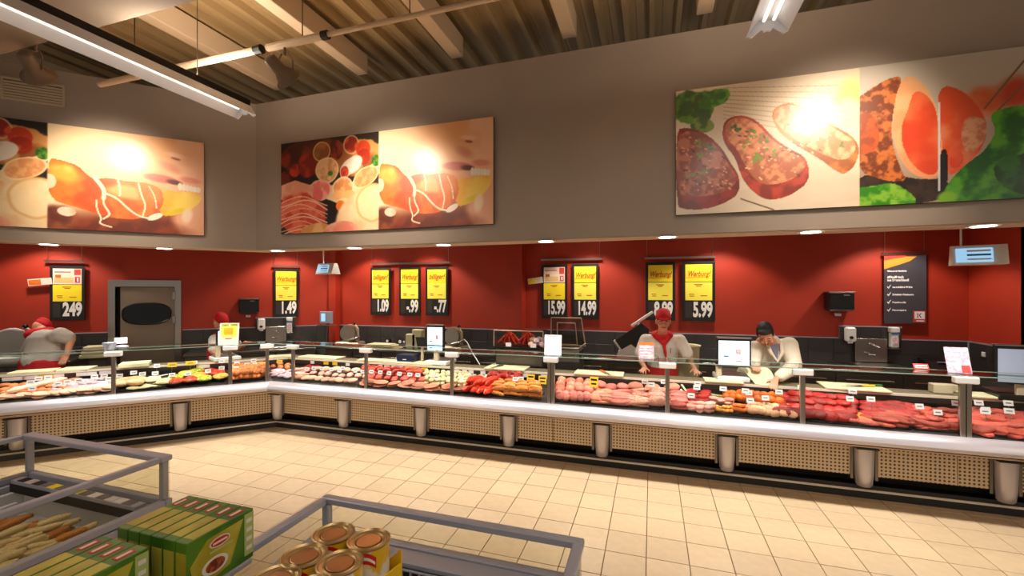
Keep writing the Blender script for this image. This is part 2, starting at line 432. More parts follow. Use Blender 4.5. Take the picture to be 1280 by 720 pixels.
M['lampgrey'] = mat('brown_grey_lamp_metal', (128, 108, 90), .45, metal=.3)
def spotlight(pos, target, label, rz=0, power=None, hang=.25, ang=70):
    t = thing('spotlight', label, 'spotlight', Matrix.Translation(pos), 'spotlights aimed at the pictures')
    q = (Vector(target)-Vector(pos)).normalized().to_track_quat('-Z', 'Y').to_matrix().to_4x4()
    MB().lathe([(.03, .19), (.055, .17), (.06, .05), (.10, -.02), (.125, -.035), (.13, -.05), (.115, -.05), (.05, .03)], 20, q).build('lamp_head', M['lampgrey'], t, smooth=50)
    MB().lathe([(.001, .04), (.06, .02), (.06, .012), (.001, .012)], 16, q).build('lamp_glass', M['lampglow'], t)
    b = MB()
    for s in (-.09, .09): b.tube([(s, 0, 0), (s, 0, .12), (s*.4, 0, .2)], .008, 6)
    b.cyl((0, 0, .18), (0, 0, hang), .012); b.build('bracket', M['lampgrey'], t)
    spot('spot_light', q @ T(0, 0, -.06), power or SPOT_W, WARM, math.radians(ang), .8, .16, t)
spotlight((-3.2, 3.17, 3.975), (-3.0, 4.56, 3.25), 'grey spotlight hanging from the pipe above the middle picture', hang=.27)
spotlight((1.757, 3.17, 4.03), (1.6, 4.56, 3.25), 'spotlight on the pipe aimed at the steak picture', hang=.2)
spotlight((-5.311, 2.447, 3.98), tuple(WL @ Vector((-1.75, v1-.148*0-7.262-.04, 3.25))), 'brown spotlight under the girder beside the left wall vent', hang=.3)

# downlights set in the bulkhead soffit
def downlight(x, y, z, label, group, power, tilt=0, F=WW, ang=105, blend=.8, r=.09):
    t = thing('downlight', label, 'downlight', F @ T(x, y, z), group)
    MB().lathe([(.085, .0), (.105, -.004), (.105, -.009), (.08, -.009)], 20).build('ring', M['white'], t)
    MB().lathe([(.001, -.006), (.078, -.006), (.078, -.0105), (.001, -.0105)], 20).build('lamp_glass', M['lampglow'], t)
    spot('downlight_beam', T(0, 0, -.03, 0, tilt), power, COOLW if power > 200 else NEUTRAL, math.radians(ang), blend, r, t)
names = ['leftmost', 'second', 'third', 'fourth', 'fifth', 'sixth', 'rightmost']
for k, px in enumerate((348, 444, 555, 683, 834, 1013, 1228)):
    p = at(WW, px, 300, q=4.67)
    downlight(p.x, 4.66, SZ-.012, '%s round downlight in the soffit of the right-hand bulkhead' % names[k], 'downlights in the bulkhead soffit', DOWN_W)
for k, px in enumerate((205, 60)):
    p = at(WL, px, 300, q=v1+.10-7.262)
    downlight(p.x, v1+.12-7.262, SZ-.012, ['round downlight in the left bulkhead soffit above the steel door', 'round downlight in the left bulkhead soffit near the price board'][k], 'downlights in the bulkhead soffit', DOWN_W, F=WL)
# wall-washing downlights in the staff ceiling behind the bulkhead
for k, (x, y) in enumerate(((-4.9, 6.45), (-3.75, 6.45), (-.95, 6.65), (.95, 6.65), (3.0, 6.65), (-2.7, 6.45))):
    if k < 5: downlight(x, y, 2.99, 'wall-washing downlight out of sight above %s' % ('the board reading 1.09', 'the board reading -.77', 'the board reading 14.99', 'the board reading 5.99', 'the information poster')[k], 'wall-washing downlights behind the bulkhead', BACK_W, tilt=-.0, ang=115, blend=.35)
for x in (.1, -3.0):
    downlight(x, QW-.5, 2.99, 'wall-washing downlight out of sight above %s' % ('the board reading 1.49' if x > 0 else 'the board reading 249'), 'wall-washing downlights behind the bulkhead', BACK_W, F=WL, ang=115, blend=.35)

# air vent on the left bulkhead
qv = v1-7.262
a0, a1 = at(WL, 2, 100, q=qv).x, at(WL, 82, 110, q=qv).x
vt = thing('wall_vent', 'cream slatted air vent high on the left wall', 'vent', WL @ T(a0, qv, 4.12))
wv = a1-a0
M['vent'] = mat('cream_vent', (186, 172, 150), .6)
f = MB(); f.box(0, wv, -.03, 0, 0, .025).box(0, wv, -.03, 0, .225, .25).box(0, .02, -.03, 0, .025, .225).box(wv-.02, wv, -.03, 0, .025, .225)
f.build('vent_frame', M['vent'], vt); MB().box(.02, wv-.02, -.003, 0, .025, .225).build('vent_backing', M['dsteel'], vt)
sl = MB().box(.02, wv-.02, -.02, -.004, 0, .022, M=T(0, 0, 0, 0, .3)).mesh('vent_slat', M['vent'])
for k in range(6): link('vent_slat', sl, vt, T(0, 0, .04+k*.031))

# ------------------------------------------------------------------ the three large food pictures (printed as a colour layer on each board)
def smooth(e0, e1, x): t = np.clip((x-e0)/(e1-e0), 0, 1); return t*t*(3-2*t)
def fbm(X, Y, s, seed=0, o=4):
    r = np.zeros_like(X); a = .5
    for k in range(o):
        g = np.random.RandomState(seed*17+k).rand(64, 64); x = X*s*2**k; y = Y*s*2**k
        xi_ = np.floor(x).astype(int); yi_ = np.floor(y).astype(int); fx = x-xi_; fy = y-yi_; fx = fx*fx*(3-2*fx); fy = fy*fy*(3-2*fy)
        g00 = g[yi_ % 64, xi_ % 64]; g10 = g[yi_ % 64, (xi_+1) % 64]; g01 = g[(yi_+1) % 64, xi_ % 64]; g11 = g[(yi_+1) % 64, (xi_+1) % 64]
        r += a*((g00*(1-fx)+g10*fx)*(1-fy)+(g01*(1-fx)+g11*fx)*fy); a *= .5
    return r
def chaikin(p, k=2):
    for _ in range(k):
        q = []
        for a, b in zip(p, p[1:]+p[:1]): q += [(a[0]*.75+b[0]*.25, a[1]*.75+b[1]*.25), (a[0]*.25+b[0]*.75, a[1]*.25+b[1]*.75)]
        p = q
    return p
def bez(p, k=2):
    for _ in range(k):
        q = [p[0]]
        for a, b in zip(p, p[1:]): q += [(a[0]*.75+b[0]*.25, a[1]*.75+b[1]*.25), (a[0]*.25+b[0]*.75, a[1]*.25+b[1]*.75)]
        p = q+[p[-1]]
    return p
class Paint:
    def __init__(s, A, H):
        s.A = A; s.H = H; s.Wn = int(A*H); x = np.linspace(0, A, s.Wn); y = np.linspace(0, 1, H); s.X, s.Y = np.meshgrid(x, y)
        s.C = np.zeros((H, s.Wn, 3)); s.n1 = fbm(s.X, s.Y, 6, 1); s.n2 = fbm(s.X, s.Y, 25, 2, 3)
    def put(s, a, col): a = a[..., None]; s.C = s.C*(1-a)+np.array(col, float)*a if not isinstance(col, np.ndarray) else s.C*(1-a)+col*a
    def ell(s, cx, cy, rx, ry, rot, c1, c2=None, wob=.12, soft=.08, mot=.0, rim=None, ns='n1', shade=.0):
        c, sn = math.cos(rot), math.sin(rot); dx = s.X-cx; dy = s.Y-cy; u = (dx*c+dy*sn)/rx; v = (-dx*sn+dy*c)/ry
        d = np.sqrt(u*u+v*v)+wob*(s.n1-.47)*2
        a = 1-smooth(1-soft, 1+soft*.5, d); c1 = np.array(c1, float); c2 = np.array(c2 if c2 is not None else c1, float)
        n = smooth(.38, .6, getattr(s, ns) if mot == 0 else fbm(s.X+cx, s.Y+cy, mot, 3))[..., None]
        col = c1*(1-n)+c2*n
        if rim is not None: r_ = smooth(.8, .93, d)[..., None]; col = col*(1-r_)+np.array(rim, float)*r_
        if shade: col = col*(1-shade*smooth(-.2, 1., v)[..., None])
        s.put(a, col)
    def poly(s, pts, col, col2=None, soft=.01, mot=6):
        ins = np.zeros_like(s.X, bool); n = len(pts)
        Xw = s.X+.02*(s.n1-.5); Yw = s.Y+.02*(s.n1-.5)
        for i in range(n):
            x0, y0 = pts[i]; x1, y1 = pts[(i+1) % n]
            if y0 == y1: continue
            ins ^= ((y0 > Yw) != (y1 > Yw)) & (Xw < (x1-x0)*(Yw-y0)/(y1-y0)+x0)
        c1 = np.array(col, float); c2 = np.array(col2 if col2 is not None else col, float); m = smooth(.35, .62, fbm(s.X, s.Y, mot, 5))[..., None]
        s.put(ins.astype(float), c1*(1-m)+c2*m)
    def line(s, pts, w_, col):
        for (x0, y0), (x1, y1) in zip(pts, pts[1:]):
            t = np.clip(((s.X-x0)*(x1-x0)+(s.Y-y0)*(y1-y0))/((x1-x0)**2+(y1-y0)**2+1e-9), 0, 1)
            s.put(1-smooth(w_*.6, w_, np.hypot(s.X-x0-t*(x1-x0), s.Y-y0-t*(y1-y0))), col)
def picture(name, label, F, x0, x1, z0, z1, y, paint):
    t = thing(name, label, 'picture', F @ T(x0, y, z0)); W_, H_ = x1-x0, z1-z0
    MB().box(0, W_, 0, .035, 0, H_).build('picture_board', M['black'], t)
    H, Wn = paint.H, paint.Wn
    xs = np.linspace(0, W_, Wn); zs = np.linspace(H_, 0, H); XX, ZZ = np.meshgrid(xs, zs)
    vs = np.stack([XX.ravel(), np.full(XX.size, -.002), ZZ.ravel()], 1)
    i = np.arange(H-1)[:, None]*Wn+np.arange(Wn-1)[None]; i = i.ravel(); fs = np.stack([i+Wn, i+Wn+1, i+1, i], 1)
    me = bpy.data.meshes.new('printed_picture'); me.vertices.add(len(vs)); me.vertices.foreach_set('co', vs.ravel())
    me.loops.add(fs.size); me.loops.foreach_set('vertex_index', fs.ravel()); me.polygons.add(len(fs)); me.polygons.foreach_set('loop_start', np.arange(0, fs.size, 4))
    me.update(calc_edges=True)
    c = np.clip(paint.C/255, 0, 1)**2.2; c = np.concatenate([c.reshape(-1, 3), np.ones((c.shape[0]*c.shape[1], 1))], 1)
    at_ = me.color_attributes.new('print', 'FLOAT_COLOR', 'POINT'); at_.data.foreach_set('color', c.ravel().astype(np.float32))
    me.materials.append(M['print']); link('printed_picture', me, t)
M['print'] = vcol_mat('glossy_print', .40, .35)
# sausage board and melon wrapped in ham
def paint_sausage():
    A = 2.5; p = Paint(A, 150); E_ = p.ell; h = A*.503
    p.C[:] = (28, 14, 10)
    E_(.45, .18, .5, .2, 0, (70, 28, 14), (120, 50, 24), wob=.3)
    E_(.98, .25, .35, .2, .1, (216, 150, 84), (150, 90, 44), wob=.3)
    p.poly([(.1, .42), (.35, .55), (.8, .72), (1.0, .68), (1.26, .36), (1.26, .28), (.9, .52), (.5, .5)], (222, 180, 130), (240, 214, 170))
    for (x, y, r, c1, c2) in ((.06, .18, .08, (96, 24, 14), (140, 40, 20)), (.07, .39, .09, (110, 30, 18), (60, 14, 8)), (.19, .31, .07, (188, 48, 26), (120, 30, 16)),
                              (.36, .27, .13, (120, 26, 14), (164, 44, 24)), (.72, .14, .11, (150, 52, 26), (90, 26, 14)), (.92, .1, .1, (224, 88, 50), (150, 40, 24)), (1.07, .16, .085, (206, 62, 24), (232, 96, 40)), (1.08, .24, .08, (170, 44, 18), (214, 76, 30))):
        E_(x, y, r, r*1.05, 0, c1, c2, mot=14, rim=(232, 200, 160) if r in (.1,) else None)
    E_(.55, .14, .12, .11, 0, (170, 110, 60), (132, 78, 40), rim=(220, 180, 120))
    E_(.62, .34, .155, .145, .3, (216, 156, 104), (238, 190, 140), mot=22, rim=(246, 214, 160))
    E_(.92, .32, .15, .085, -.45, (244, 236, 224), (226, 212, 196)); E_(.84, .38, .06, .075, 0, (204, 74, 40), (160, 40, 22), mot=30, rim=(240, 220, 200))
    E_(.53, .55, .15, .12, .1, (236, 120, 110), (250, 170, 150), mot=12, rim=(246, 190, 170)); E_(.5, .6, .07, .07, 0, (232, 110, 104))
    E_(.82, .55, .14, .13, 0, (232, 150, 90), (250, 196, 130), mot=16, rim=(252, 226, 180)); E_(.75, .62, .07, .05, 0, (224, 136, 80), (250, 190, 120)); E_(.9, .62, .07, .05, 0, (226, 140, 80), (250, 190, 120))
    E_(1.1, .45, .18, .1, -.5, (240, 180, 120), (226, 150, 96), mot=22, rim=(250, 222, 170))
    p.poly([(0, .46), (.2, .42), (.45, .5), (.42, .6), (.15, .64), (0, .62)], (226, 150, 122), (240, 176, 150))
    E_(.28, .8, .36, .24, .25, (206, 66, 44), (236, 110, 84), mot=10, wob=.2)
    for k in range(9):
        y = .60+k*.045; p.line(bez([(.0, y+.06), (.12, y+.02+.02*math.sin(k*2)), (.3, y-.01), (.46, y+.04+.02*math.cos(k*3)), (.62, y+.12)]), .006+.003*math.sin(k*1.7), (246, 196, 164))
    E_(.46, .96, .2, .06, -.1, (240, 190, 120), (220, 150, 80))
    E_(.79, .73, .06, .06, 0, (226, 90, 30), (240, 130, 40)); E_(.66, .38, .035, .03, 0, (40, 90, 24), (70, 130, 40)); E_(1.22, .3, .06, .07, 0, (40, 100, 24), (90, 150, 40), wob=.5, mot=40)
    E_(1.12, .86, .42, .30, -.35, (250, 222, 176), (244, 200, 150), wob=.06); E_(1.18, .72, .2, .2, 0, (252, 226, 178), (248, 214, 160), rim=(232, 186, 120)); E_(.8, .98, .22, .09, 0, (240, 140, 120), (248, 176, 150))
    # right half
    L_ = smooth(h-.004, h+.004, p.X); x = (p.X-h)/(A-h)
    bg = np.stack([255-20*x, 232-84*x, 190-98*x], -1); bg = bg*(1-.0*p.Y[..., None])
    dk = smooth(.72, .98, p.Y+.1*x)[..., None]; bg = bg*(1-dk)+np.array((120, 46, 22.))*dk
    p.put(L_, bg)
    W_ = A-h
    def R(u, v): return (h+u*W_, v)
    def ER(u, v, rx, ry, rot, *a, **k):
        keep = p.C.copy(); p.ell(h+u*W_, v, rx, ry, rot, *a, **k); m = L_[..., None]; p.C = keep*(1-m)+p.C*m
    ER(.95, .3, .30, .5, .1, (246, 192, 156), (240, 180, 140), soft=.3); ER(.95, .85, .22, .3, 0, (238, 176, 140), soft=.3)
    ER(.60, .12, .3, .16, .25, (236, 170, 110), soft=.7); ER(.5, 1.0, .5, .15, .0, (104, 40, 20), (140, 62, 32), soft=.4); ER(.06, .9, .16, .13, 0, (100, 46, 30), (150, 80, 50), soft=.3)
    ER(.80, .205, .045, .016, .25, (150, 74, 50), soft=.4, wob=.05); ER(.80, .17, .10, .03, .15, (250, 200, 168), soft=.6); ER(.76, .30, .11, .05, .5, (214, 140, 108), soft=.7)
    ER(.70, .43, .16, .045, .12, (206, 100, 84), soft=.35, wob=.05); ER(.79, .455, .075, .028, .15, (84, 34, 28), soft=.5, wob=.05); ER(.9, .42, .10, .035, .12, (228, 140, 120), soft=.5)
    p.poly(chaikin([R(.70, .53), R(.83, .56), R(.965, .53), R(.985, .62), R(.92, .72), R(.80, .80), R(.68, .82)]), (240, 172, 40), (250, 214, 90), mot=3)
    ER(.80, .76, .10, .03, -.35, (226, 200, 30), soft=.5)
    for k in range(6): ER(.83+k*.026, .495+.004*k, .021, .042-.002*k, 0, (253, 246, 236), (240, 228, 212), soft=.2, wob=.04)
    p.poly(chaikin([R(0, .33), R(.08, .34), R(.17, .37), R(.22, .44), R(.27, .50), R(.36, .47), R(.48, .48), R(.68, .50), R(.72, .60), R(.71, .74), R(.6, .83), R(.5, .88), R(.35, .86), R(.15, .78), R(0, .72)]), (236, 128, 50), (214, 84, 34), mot=5)
    ER(.10, .46, .13, .10, .5, (250, 196, 90), (244, 170, 66), soft=.5); ER(.50, .60, .22, .07, .1, (250, 176, 110), (232, 120, 60), soft=.5); ER(.01, .55, .05, .07, 0, (250, 214, 180), wob=.03); ER(.11, .83, .07, .045, .1, (252, 222, 200), (236, 190, 160), wob=.03)
    for w_, pts_ in ((.02, [(.27, .47), (.31, .54), (.335, .60), (.33, .68)]), (.010, [(.33, .66), (.33, .74), (.36, .80), (.37, .84), (.33, .88)]), (.011, [(.33, .62), (.41, .66), (.48, .76), (.545, .83), (.62, .85)]), (.008, [(.285, .7), (.29, .80), (.32, .88), (.30, .93), (.38, .96)]),
                     (.009, [(.42, .48), (.435, .58), (.43, .64)]), (.009, [(.55, .5), (.57, .62), (.60, .72), (.58, .82)]), (.006, [(.62, .52), (.66, .62), (.67, .74)])):
        p.line(bez([R(*q) for q in pts_], 2), w_, (255, 230, 200))
    ER(.66, .83, .07, .03, -.45, (252, 238, 222), wob=.05); ER(.88, .80, .05, .09, .2, (252, 224, 196), soft=.5)
    return p
PS = paint_sausage()
picture('food_picture', 'wide picture on the middle wall, sausages beside a melon wrapped in ham', WW, -4.664, -1.677, 2.742, 3.935, 4.56, PS)
qp = v1-7.262-.04
picture('food_picture', 'picture on the left wall cut by the frame edge, cold cuts and ham on melon', WL, -.813-2.96, -.813, 2.71, 3.91, qp, PS)
def paint_steak():
    A = 2.62; p = Paint(A, 190); E_ = p.ell; h = 1.243
    n = fbm(p.X, p.Y*4, 4, 8)
    p.C[:] = (224, 208, 186); p.C -= (20*(n[..., None]-.4))
    for k in range(9): p.line([(.35, .02+k*.03), (1.2, .12+k*.05)], .004, (186, 160, 130))
    E_(.12, .15, .18, .14, .1, (34, 88, 20), (84, 140, 40), wob=.6, mot=18); E_(.3, .1, .1, .07, -.3, (40, 110, 24), (90, 160, 50), wob=.6, mot=22); E_(.2, .3, .1, .06, .2, (50, 90, 24), (120, 150, 60), wob=.6, mot=22)
    def Q(zx, zy):
        w3 = at(WW, 840+zx*440/1280, 60+zy*215/625, q=4.56); return ((w3.x-.228)/1.21, (3.948-w3.z)/1.21)
    QQ = lambda l: chaikin([Q(*c) for c in l])
    def meat(outer, face, rim, c1, c2, hi):
        p.poly(QQ(outer), rim, tuple(x*.72 for x in rim), mot=14); p.poly(QQ(face), c1, c2, mot=24)
        g = random.Random(len(outer)); xs_ = [c[0] for c in face]; ys_ = [c[1] for c in face]
        for k in range(60):
            x, y = Q(g.uniform(min(xs_)+25, max(xs_)-25), g.uniform(min(ys_)+25, max(ys_)-25))
            i = int(y*(p.H-1)); j = min(p.Wn-1, int(x*p.H))
            if np.abs(p.C[i, j]-np.array(p.C[0, 0])).sum() > 150: E_(x, y, g.uniform(.006, .02), .006, g.uniform(.2, 1.0), hi if k % 3 else tuple(v*.5 for v in c1), wob=.3)
    meat([(14, 300), (50, 288), (110, 303), (170, 348), (215, 420), (248, 470), (242, 530), (200, 562), (120, 588), (40, 588), (14, 570)], [(14, 330), (55, 298), (108, 312), (160, 355), (205, 420), (238, 468), (222, 506), (150, 536), (60, 542), (16, 524)], (156, 44, 34), (138, 66, 52), (190, 112, 86), (226, 150, 116))
    meat([(183, 300), (195, 258), (250, 241), (310, 262), (370, 328), (430, 368), (492, 398), (502, 480), (440, 532), (360, 558), (300, 532), (252, 470), (232, 400), (188, 350)], [(192, 290), (206, 262), (250, 249), (305, 271), (365, 336), (425, 376), (486, 406), (488, 438), (430, 482), (350, 503), (300, 478), (266, 428), (240, 370), (197, 330)], (186, 62, 42), (176, 98, 70), (222, 146, 104), (248, 190, 146))
    meat([(358, 250), (380, 208), (450, 198), (560, 268), (620, 298), (677, 338), (676, 410), (630, 462), (590, 445), (540, 405), (480, 372), (400, 322)], [(364, 250), (384, 214), (450, 204), (556, 276), (616, 306), (668, 342), (664, 380), (620, 412), (560, 392), (480, 352), (405, 305)], (226, 130, 70), (214, 136, 94), (240, 184, 140), (250, 210, 170))
    for pts_, m_ in (([(230, 290), (270, 350), (330, 330), (320, 390), (360, 380), (310, 410), (300, 310)], 5), ([(110, 345), (130, 360), (95, 395), (65, 460), (115, 452), (100, 350)], 4), ([(600, 345), (612, 352)], 2)):
        g = random.Random(m_)
        for (zx, zy) in pts_:
            for k in range(m_): x, y = Q(zx+g.uniform(-16, 16), zy+g.uniform(-12, 12)); E_(x, y, .016, .012, g.uniform(0, 3), (60, 92, 20), (120, 146, 60), wob=.6)
    p.line([Q(250, 548), Q(370, 588)], .006, (90, 50, 30)); x, y = Q(650, 190); E_(x, y, .12, .16, .2, (216, 214, 110), (236, 232, 170), soft=.7, wob=.4)
    R_ = smooth(h-.003, h+.003, p.X)
    keep = p.C.copy(); bg = np.stack([190-30*p.Y, 184-50*p.Y, 174-60*p.Y], -1); p.C = bg.copy()
    def PG(l, c1, c2, m_=20): p.poly(QQ(l), c1, c2, mot=m_)
    PG([(660, 470), (760, 450), (900, 480), (1010, 470), (1010, 560), (660, 580)], (34, 26, 24), (58, 40, 30))
    x, y = Q(1130, 200); E_(x, y, .14, .12, .3, (206, 92, 50), (224, 140, 96), soft=.6); x, y = Q(1250, 160); E_(x, y, .10, .12, 0, (190, 60, 30), soft=.6)
    PG([(960, 130), (1060, 150), (1150, 260), (1140, 350), (1050, 450), (990, 470), (970, 300)], (206, 76, 40), (214, 128, 92), 5); PG([(1040, 250), (1140, 250), (1150, 330), (1060, 400)], (206, 150, 116), (184, 110, 80), 26)
    PG([(660, 190), (720, 148), (780, 113), (845, 100), (815, 180), (797, 260), (802, 360), (832, 440), (860, 492), (760, 480), (660, 440)], (112, 54, 24), (196, 110, 54), 30); PG([(660, 250), (730, 230), (760, 320), (740, 380), (660, 390)], (196, 84, 34), (150, 66, 28), 26)
    PG([(842, 106), (884, 103), (932, 148), (962, 220), (982, 330), (976, 462), (930, 480), (862, 452), (815, 380), (800, 270), (812, 180)], (216, 170, 122), (226, 150, 104), 5); PG([(880, 150), (930, 170), (960, 230), (978, 330), (972, 455), (920, 465), (850, 400), (830, 300), (860, 210)], (206, 66, 36), (224, 104, 62), 4)
    PG([(974, 370), (1004, 366), (1004, 505), (980, 530), (972, 500)], (24, 18, 20), (40, 30, 30)); p.line([Q(970, 200), Q(970, 518)], .007, (206, 206, 214))
    PG([(1005, 340), (1060, 380), (1052, 430), (1008, 442)], (206, 60, 34), (214, 90, 56), 6)
    for l in (((1136, 220), (1280, 46)), ((1186, 225), (1290, 120))): p.line([Q(*l[0]), Q(*l[1])], .008, (120, 90, 66))
    PG([(960, 600), (976, 545), (1000, 500), (1060, 425), (1130, 380), (1185, 305), (1150, 245), (1200, 215), (1420, 190), (1420, 600)], (20, 92, 8), (84, 160, 30), 10); PG([(1150, 420), (1280, 380), (1420, 360), (1420, 560), (1200, 520)], (14, 66, 8), (40, 110, 16), 12)
    PG([(660, 508), (740, 500), (800, 486), (870, 528), (892, 560), (850, 600), (660, 600)], (46, 128, 14), (130, 186, 56), 18)
    x, y = Q(1000, 545); E_(x, y, .06, .05, 0, (120, 180, 40), soft=.4)
    p.C = keep*(1-R_[..., None])+p.C*R_[..., None]
    return p
picture('food_picture', 'wide steak and roast picture with green broccoli on the right wall', WW, .228, .228+1.21*2.62, 2.738, 3.948, 4.56, paint_steak())
# ------------------------------------------------------------------ serving counters
def perf_mat():
    m = bpy.data.materials.new('perforated_cream_panel'); m.use_nodes = True; nt = m.node_tree; N = nt.nodes; L = nt.links
    b = N['Principled BSDF']; b.inputs['Roughness'].default_value = .45; b.inputs['Metallic'].default_value = .1
    tc = N.new('ShaderNodeTexCoord'); sp = N.new('ShaderNodeSeparateXYZ'); L.new(tc.outputs['Object'], sp.inputs[0])
    sq = []
    for ax in ('X', 'Z'):
        a = N.new('ShaderNodeMath'); a.operation = 'MULTIPLY'; a.inputs[1].default_value = 1/.034; L.new(sp.outputs[ax], a.inputs[0])
        f = N.new('ShaderNodeMath'); f.operation = 'FRACT'; L.new(a.outputs[0], f.inputs[0])
        s = N.new('ShaderNodeMath'); s.operation = 'SUBTRACT'; s.inputs[1].default_value = .5; L.new(f.outputs[0], s.inputs[0])
        q = N.new('ShaderNodeMath'); q.operation = 'MULTIPLY'; L.new(s.outputs[0], q.inputs[0]); L.new(s.outputs[0], q.inputs[1]); sq.append(q)
    ad = N.new('ShaderNodeMath'); ad.operation = 'ADD'; L.new(sq[0].outputs[0], ad.inputs[0]); L.new(sq[1].outputs[0], ad.inputs[1])
    lt = N.new('ShaderNodeMath'); lt.operation = 'LESS_THAN'; lt.inputs[1].default_value = .08; L.new(ad.outputs[0], lt.inputs[0])
    mx = N.new('ShaderNodeMix'); mx.data_type = 'RGBA'; L.new(lt.outputs[0], mx.inputs[0])
    mx.inputs[6].default_value = (*srgb((206, 184, 152)), 1); mx.inputs[7].default_value = (*srgb((84, 62, 44)), 1)
    L.new(mx.outputs[2], b.inputs['Base Color']); return m
M['perf'] = perf_mat()
M['pinkboard'] = mat('brown_grey_work_surface', (112, 100, 76), .5)
M['rail'] = mat('cream_worktop_edge', (222, 208, 186), .45)
M['kick'] = mat('black_kick_base', (20, 16, 14), .45)
M['scan'] = mat('dark_price_rail', (52, 46, 44), .45)
BUMP = [(-.12, .70), (-.16, .705), (-.21, .695), (-.25, .66), (-.265, .62), (-.25, .585), (-.20, .57), (-.02, .57), (-.02, .70)]
LIP = [(-.235, .572), (-.22, .555), (-.10, .52), (-.02, .52), (-.02, .569), (-.20, .569)]
def counter(F, x0, x1, posts, legs, label, m0=0., m1=0., wide=(), rails=True):
    """one refrigerated serving counter; m0/m1 mitre its ends at the room corner"""
    t = thing('serving_counter', label, 'counter', F @ T(x0, 0, 0), 'glass fronted serving counters')
    Lx = x1-x0
    P_ = lambda poly, mt, name, sm=False, p=t: MB().prism(poly, 0, Lx, sh0=m0, sh1=m1).build(name, mt, p, smooth=sm)
    P_(BUMP, M['bumper'], 'bumper', 35)
    P_(LIP, M['lip'], 'bumper_lip', 35)
    P_([(0, 0), (.02, .12), (.3, .12), (.3, 0)], M['kick'], 'kick_base')
    P_([(-.006, .068), (-.002, .086), (.01, .086), (.01, .068)], M['rail'], 'kick_trim')
    P_([(.12, .121), (.12, .52), (.60, .52), (.60, .0), (.301, .0), (.301, .121)], M['mblack'], 'counter_body')
    P_([(-.13, .70), (-.10, .712), (.42, .83), (.42, .93), (.44, .93), (.44, .70)], M['dark'], 'display_deck')
    P_([(.395, .935), (.395, .955), (.64, .955), (.64, .935)], M['pinkboard'], 'worktop')
    P_([(.375, .932), (.375, .957), (.394, .957), (.394, .932)], M['rail'], 'worktop_edge')
    P_([(.385, .875), (.375, .93), (.394, .93), (.394, .875)], M['scan'], 'price_rail')
    P_([(.605, .02), (.605, .934), (.62, .934), (.62, .02)], M['dsteel'], 'service_side')
    # interior lining panels on the back of the well
    n = max(1, round((Lx-.1)/.6)); w_ = (Lx-.1)/n
    for i in range(n): MB().box(.05+i*w_+.003, .05+(i+1)*w_-.003, .41, .419, .825, .874).build('lining_panel', M['scan'], t)
    # front panels between the legs
    lg = sorted(legs); ed = [.06 if m0 else .003] + [l-x0 for l in lg if x0 < l < x1] + [Lx-.06 if m1 else Lx-.003]
    for a, b in zip(ed, ed[1:]):
        a += .10 if a > .061 else .0; b -= .10 if b < Lx-.061 else 0
        if b-a > .1: MB().box(a, b, -.02, .0, .225, .52).build('perforated_panel', M['perf'], t)
    for l in lg:
        if not x0 < l < x1: continue
        l -= x0
        prof = []
        m = MB(); rows = [(.13, .055, .05), (.15, .068, .066), (.24, .076, .08), (.40, .08, .086), (.50, .082, .088)]
        vs = []; n = 8
        for z, w2, dp in rows:
            for k in range(n+1):
                a = PI*k/n; vs.append((l-w2*math.cos(a), -.022-dp*math.sin(a), z))
        fs = [(r*(n+1)+k, r*(n+1)+k+1, (r+1)*(n+1)+k+1, (r+1)*(n+1)+k) for r in range(len(rows)-1) for k in range(n)]
        fs += [tuple(range(n+1))[::-1], tuple(range((len(rows)-1)*(n+1), len(rows)*(n+1)))]
        lgo = MB().add(vs, fs).build('support_leg', M['bumper'], t, smooth=50)
        MB().box(l-.09, l+.09, -.115, -.0, .50, .515).build('leg_cap', M['black'], lgo)
        for s in (-1, 1): MB().box(l+s*.1-.012, l+s*.1+.012, -.03, .1, .19, .50).build('leg_bracket', M['dsteel'], lgo)
    # glass: posts with plastic caps, front panes and the flat top panes
    ps = sorted(posts)
    for p in ps:
        if not x0-.03 <= p <= x1+.03: continue
        w2 = .042 if p in wide else .022
        po = MB().bbox(p-x0-w2, p-x0+w2, -.135, -.10, .695, 1.21, .004).build('glass_post', M['steel'], t)
        MB().bbox(p-x0-.085, p-x0+.085, -.16, -.09, 1.175, 1.236, .008).build('post_cap', M['white'], po)
        if p in wide: MB().box(p-x0-.003, p-x0+.003, -.138, -.135, .70, 1.17).build('post_seam', M['black'], po)
    q = [p for p in ps if x0-.03 <= p <= x1+.03]
    es = ([x0-.1*m0] if q[0] > x0+.3 else []) + q + ([x1-.05] if q[-1] < x1-.3 else [])
    for a, b in zip(es, es[1:]):
        if b-a < .15: continue
        MB().box(a-x0+.025, b-x0-.025, -.122, -.114, .70, 1.235).build('front_pane', M['glass'], t)
        MB().box(a-x0+.004, b-x0-.004, -.14, .17, 1.237, 1.245).build('top_pane', M['glass'], t)
        MB().box(a-x0+.004, b-x0-.004, -.1435, -.1405, 1.2365, 1.2455).build('pane_edge', M['gedge'], t)
        MB().box(a-x0+.004, b-x0-.004, .1705, .1735, 1.2365, 1.2455).build('pane_edge', M['gedge'], t)
    return t
M['gedge'] = mat('green_glass_edge', (150, 176, 158), .2)
RP = [.43, 1.64, 2.89, 4.14, 5.40, 6.64, 7.89, 9.14]
RL = [at(WR, px, 560, q=-.06).x for px in (345, 428, 525, 635, 752, 909, 1082, 1261)] + [9.4]
counter(WR, .0, 4.14, RP[:4], RL, 'serving counter from the room corner to the wide post, cold cuts and sausages inside', m0=-.4142, wide=(4.14,))
counter(WR, 4.14, 7.89, RP[4:7], RL, 'serving counter with raw pork, poultry and beef in front of the two standing workers', wide=(7.89,))
counter(WR, 7.89, 10.4, RP[7:8], RL, 'serving counter at the right edge of the photo holding steaks')
